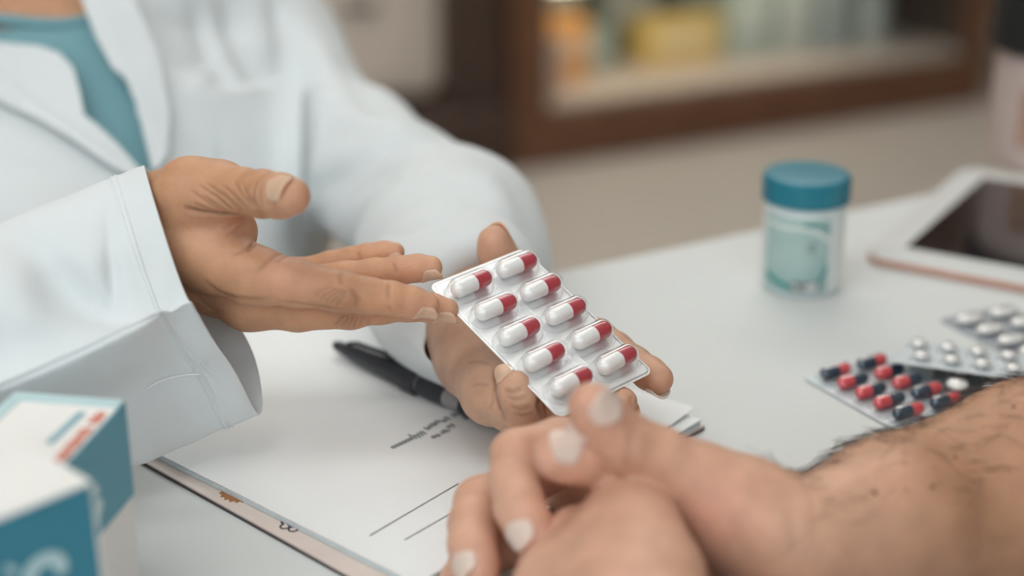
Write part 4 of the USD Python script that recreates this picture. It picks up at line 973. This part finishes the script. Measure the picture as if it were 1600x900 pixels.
def dispA(O, s, u):
    e = np.clip(s / 1.2, 0, 1); n_ = meshkit.fbm(O * [22, 22, 22], 3, 11) - .5
    d = .006 * n_ * np.clip(.25 + s * .6, 0, 1)
    d = d - .0085 * np.exp(-((s - 2.35 + .42 * (u - 1.4)) / .26) ** 2) * np.exp(-((u - 1.5) / .9) ** 2)          # diagonal folds
    d = d + .0050 * np.exp(-((s - 2.85 + .42 * (u - 1.4)) / .28) ** 2) * np.exp(-((u - 1.5) / .9) ** 2)
    d = d - .0040 * np.exp(-((s - 1.6 - .3 * (u - 1.2)) / .16) ** 2) * np.exp(-((u - 1.6) / .7) ** 2)
    d = d + .0016 * np.exp(-((u - 3.0) / .10) ** 2) * np.clip(s / .3, 0, 1)                                      # pressed crease
    d = d + .0007 * (np.exp(-((s - .93) / .045) ** 2) + np.exp(-((s - 1.05) / .045) ** 2)) * (1 + .5 * np.sin(u * 60))      # double hem seam
    w = np.exp(-((u - 5.1) / .8) ** 2) * np.exp(-((s - .75) / .5) ** 2)
    d = d + .0045 * w * (meshkit.fbm(np.stack([8 * s + 1.6 * u + 0 * u, 2.2 * u + 1.5 * s, 0 * s + 0 * u + 3.3], -1), 3, 14) - .5)  # gathers near the cuff
    d = d + .0007 * np.exp(-((s - .3) / .35) ** 2) * (meshkit.fbm(O * 120, 2, 5) - .5) * 2
    return d
slv, OA, NA_ = loft([cuff0, st1, st2, st3, st4, st5], 234, 160, dispA)
obj('sleeve', slv, M['coat'], coat, True, label='wide right sleeve with stitched cuff')
# loose thread on the sleeve
FQ = None
def on_loft(O, N, pts, lift=.0006):
    pxl, pyl, dl = pixel(O.reshape(-1, 3)); Nn = N.reshape(-1, 3); facing = (Nn * (CAM - O.reshape(-1, 3))).sum(1) > 0
    kt = cKDTree(np.c_[pxl[facing], pyl[facing]]); out = []
    Of, Nf = O.reshape(-1, 3)[facing], Nn[facing]
    for q in spline(pts, 30):
        d_, i_ = kt.query(q, k=4); w_ = 1 / (d_ + .5); w_ /= w_.sum(); out.append((Of[i_] * w_[:, None]).sum(0) + Nf[i_[0]] * lift)
    return np.array(out)
obj('loose_thread', tube(on_loft(OA, NA_, [(226, 609), (255, 592), (285, 585), (312, 583)]), .0004, 6), M['thread'], coat, True)
# left cuff
cuff1 = [(686, 496, .776), (664, 530, .768), (668, 562, .760), (700, 594, .758), (742, 616, .762), (792, 596, .778), (818, 540, .802), (795, 470, .818), (738, 455, .806)]
c1 = np.mean([P(*q) for q in cuff1], 0)
def circ(c, r, axis):
    ax = unit(axis); out = []
    for q in cuff1:
        d = P(*q) - c1; d = unit(d - ax * (d @ ax)); out.append(c + d * r)
    return out
axL = P(712, 446, .835) - c1
def dispB(O, s, u): return .005 * (meshkit.fbm(O * 26, 3, 21) - .5) * np.clip(.3 + s, 0, 1)
slB, OB, NB_ = loft([cuff1, circ(c1 + axL * .45, .046, axL), circ(P(712, 446, .835), .046, axL), circ(P(709, 408, .878), .046, P(708, 404, .885) - P(712, 446, .835))], 120, 60, dispB)
obj('sleeve', slB, M['coat'], coat, True, label='left sleeve cuff behind the pack')

# ------------------------------------------------------------------ the clasped hands in front
f1 = mm((2300, 700, .645, 50), (1950, 700, .645, 47), (1620, 752, .645, 41.5), (1400, 815, .630, 34), (1240, 862, .608, 25))
w1b = mm((1400, 812, .612, 31), (1245, 855, .594, 22), (1170, 800, .597, 20))
hand1_palm = [f1, w1b, mm((1150, 875, .655, 18), (990, 840, .690, 13), (880, 760, .688, 12)), mm((1235, 862, .612, 24), (1150, 875, .652, 19), (1005, 780, .640, 15), (930, 712, .640, 12)), mm((1200, 830, .597, 21), (1150, 800, .597, 18.5), (1088, 753, .595, 14.2)),
               mm((1150, 885, .655, 18), (950, 860, .668, 13))]
thumb1 = mm((1092, 752, .595, 14.2), (1030, 716, .590, 11.8), (972, 690, .585, 11.8), (950, 668, .582, 10.6), (932, 645, .579, 9.8), (924, 634, .577, 8.9))
index1 = mm((945, 705, .632, 12.5), (875, 694, .628, 10.6), (808, 712, .618, 10.6), (803, 752, .608, 9.8), (812, 792, .598, 9.9), (826, 822, .593, 9.2), (833, 836, .591, 8.4))
middle1 = mm((885, 712, .660, 12), (800, 765, .645, 10.5), (750, 785, .632, 10.4), (738, 820, .620, 9.6), (738, 850, .610, 9.6), (744, 880, .602, 8.9), (747, 893, .599, 8.0))
ring1 = mm((900, 850, .645, 12), (790, 850, .650, 10), (738, 880, .640, 9.6), (722, 910, .626, 9.2), (726, 940, .612, 8.2))
wr2 = P(1005, 1015, .528)
hand2_palm = [[(np.array([.20, .20, TZ + .060]), .040), (np.array([.115, .36, TZ + .052]), .034), (wr2, .025)],
              [(wr2, .024)] + mm((980, 900, .566, 19), (978, 812, .586, 13.6)), [(wr2, .024)] + mm((940, 900, .572, 18), (902, 842, .600, 13.2)),
              [(wr2, .022)] + mm((880, 930, .575, 17), (858, 880, .610, 12.5)), [(wr2, .022)] + mm((1010, 900, .556, 17.5), (992, 835, .577, 14.5), (984, 800, .590, 12.5))]
thumb2 = mm((1050, 735, .606, 12), (990, 724, .600, 11.6), (940, 719, .594, 11.2), (905, 714, .588, 10.2), (880, 712, .585, 9.6), (868, 711, .584, 8.8))
index2 = mm((972, 812, .588, 14), (930, 775, .640, 9), (880, 740, .655, 8))
hairy = hand1_palm + hand2_palm + [thumb1, index1, middle1, ring1, thumb2]
lo, hi = bounds(hairy, .01)
FP = Field(lo, hi, .0015)
H1 = hand(FP, hand1_palm, [thumb1, thumb2, index1, middle1, ring1], .010, .0012, .007)
H2 = hand(FP, hand2_palm, [], .012, .0012, .008)
FP.F = smin(H1, H2, .0008)
VP, fP = FP.mesh(); VP = relax(VP, fP, 2); nP = vnormals(VP, fP)
linesP = [
          ([(1225, 790), (1235, 830), (1232, 870)], .0003, .002), ([(1262, 770), (1270, 815), (1266, 860)], .00025, .002), ([(988, 655), (984, 690), (976, 735)], .0005, .0018)]
VP, crP = groove(FP, VP, nP, linesP)
VP += nP * (.0006 * (meshkit.fbm(VP * 60, 3, 4) - .5))[:, None]
pxp, pyp, dp = pixel(VP)
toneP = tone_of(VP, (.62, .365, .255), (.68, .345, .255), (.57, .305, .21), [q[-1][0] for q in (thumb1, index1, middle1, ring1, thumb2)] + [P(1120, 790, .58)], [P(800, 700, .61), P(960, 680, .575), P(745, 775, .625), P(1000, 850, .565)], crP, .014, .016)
E1, W1 = f1[1][0], f1[4][0]; tt = np.clip(((VP - W1) @ (E1 - W1)) / ((E1 - W1) @ (E1 - W1)) / .35, 0, 1)[:, None]; tt = tt * tt * (3 - 2 * tt)
toneP = toneP * (1 - tt) + toneP * np.array([.76, .69, .59]) * tt                    # the forearm tone is darker and browner than the hand
patient = thing('person', 'person with bare hairy forearm and clasped hands in the foreground', 'person', P(1100, 850, .6))
# the rest of the arms and the dark shirt, outside the frame
FS = Field((.08, -.25, .40), (.92, .72, 1.30), .0075)
sh1, sh2, el1, el2 = np.array([.63, .33, 1.03]), np.array([.48, -.02, 1.04]), f1[0][0], hand2_palm[0][0][0]
As = FS.new()
for c in ([(np.array([.63, .08, .98]), .125), (np.array([.73, -.05, .56]), .125)], [(np.array([.61, .11, 1.01]), .12), (sh1, .07)], [(np.array([.61, .11, 1.01]), .12), (sh2, .07)], [(sh1, .068), ((sh1 + el1) / 2, .058)], [(sh2, .068), ((sh2 + el2) / 2, .056)]): FS.chain(As, c, .03)
As = As - .006 * (meshkit.fbm(np.stack(np.meshgrid(*[FS.lo[k] + FS.vox * np.arange(FS.n[k]) for k in range(3)], indexing='ij'), -1) * 14, 2, 8) - .5)
vS, fS = FS.mesh(A=As.astype(np.float32)); obj('shirt', (relax(vS, fS, 2), fS), cloth_mat('dark_shirt', (.03, .035, .05)), patient, True, label='dark short-sleeved shirt')
Bs = FS.new()
for c in ([(el1, .050), ((sh1 + el1) / 2, .050), (sh1, .055)], [(el2, .040), ((sh2 + el2) / 2, .047), (sh2, .055)]): FS.chain(Bs, c, .01)
FS.chain(Bs, [(np.array([.61, .11, 1.06]), .06), (np.array([.595, .125, 1.20]), .056)], .01)
vB2, fB2 = FS.mesh(A=Bs); hd2, hr2, ey2 = head(np.array([.595, .125, 1.19]), np.array([-.12, .08, 1.0]), np.array([-.9, .7, -.2])); upper_arms = join((vB2, fB2), hd2); vB2 = upper_arms[0]
obj('hair', hr2, hair_brown, patient, True); [obj('eye', q_, eye_white, patient, True) for q_ in ey2]
bq = join((VP, fP), upper_arms)
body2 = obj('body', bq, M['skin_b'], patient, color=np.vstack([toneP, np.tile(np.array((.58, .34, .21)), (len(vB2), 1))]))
add_nail(FP, thumb1, -FW * .85 + UP * .40 + RT * .25, .0130, body2, M['nail_b'], 48)
add_nail(FP, thumb2, -FW * .80 + UP * .55, .0130, body2, M['nail_b'], 48)
add_nail(FP, index1, -FW * .70 - RT * .62, .0115, body2, M['nail_b'], 46)
add_nail(FP, middle1, -FW * .75 - RT * .55, .0110, body2, M['nail_b'], 46)
for px_, py_, r_ in ((1367, 770, .0011), (1457, 761, .0010), (1492, 714, .0010), (1516, 788, .0008), (1415, 724, .0006), (1584, 635, .0009), (1416, 765, .0006), (1578, 738, .0006)):
    h = FP.hit([px_], [py_])[0]
    if np.isnan(h[0]): continue
    n_ = nP[cKDTree(VP).query(h)[1]]; ico = trimesh.creation.icosphere(1, 1.0); q = np.array(ico.vertices)
    a_ = unit(np.cross(n_, [0, 0, 1.])); b_ = np.cross(n_, a_)
    obj('mole', (h + r_ * (q[:, :1] * a_ * 1.1 + q[:, 1:2] * b_ * .85 + q[:, 2:] * n_ * .35), np.array(ico.faces)), M['mole'], body2, True)
# hair on the forearm
r4 = np.random.default_rng(11)
armdir = unit(W1 - E1); fac = (nP * unit(CAM - VP)).sum(1)
selr = np.flatnonzero((pxp > 1190) & (pxp < 1680) & (nP @ UP > .25) & (fac > -.35) & (((VP - W1) @ armdir) < .012))
wgt = np.where(fac[selr] < .35, 5.0, .8) * np.clip((pxp[selr] - 1150) / 250, .15, 1); wgt /= wgt.sum()
pts, cnts = [], []
for i in r4.choice(selr, 620, replace=False, p=wgt):
    L = r4.uniform(.006, .015); n_ = nP[i]; d_ = unit(armdir * r4.uniform(.5, 1.2) + r4.normal(0, .35, 3)); d_ = d_ - n_ * (d_ @ n_); d_ = unit(d_)
    cv = r4.uniform(.1, .35); s = np.linspace(0, 1, 6)[:, None]; sd_ = np.cross(n_, d_) * r4.normal(0, .25)
    pts.append(VP[i] - n_ * .0004 + L * (d_ * s + n_ * (.42 * s - cv * s * s) + sd_ * s * s)); cnts.append(6)
hp_ = body2 + '/' + 'arm_hair'
bc_ = UsdGeom.BasisCurves.Define(stage, hp_); loc_ = LOCS[body2]
bc_.CreatePointsAttr(Vt.Vec3fArray.FromNumpy((np.vstack(pts) - loc_).astype(np.float32))); bc_.CreateCurveVertexCountsAttr(Vt.IntArray(cnts)); bc_.CreateTypeAttr('linear')
bc_.CreateWidthsAttr(Vt.FloatArray([.00016])); bc_.SetWidthsInterpolation('constant')
UsdShade.MaterialBindingAPI.Apply(bc_.GetPrim()).Bind(M['hair']); tagp(bc_.GetPrim(), 'fine dark hair on the forearm', None, None, 'stuff')
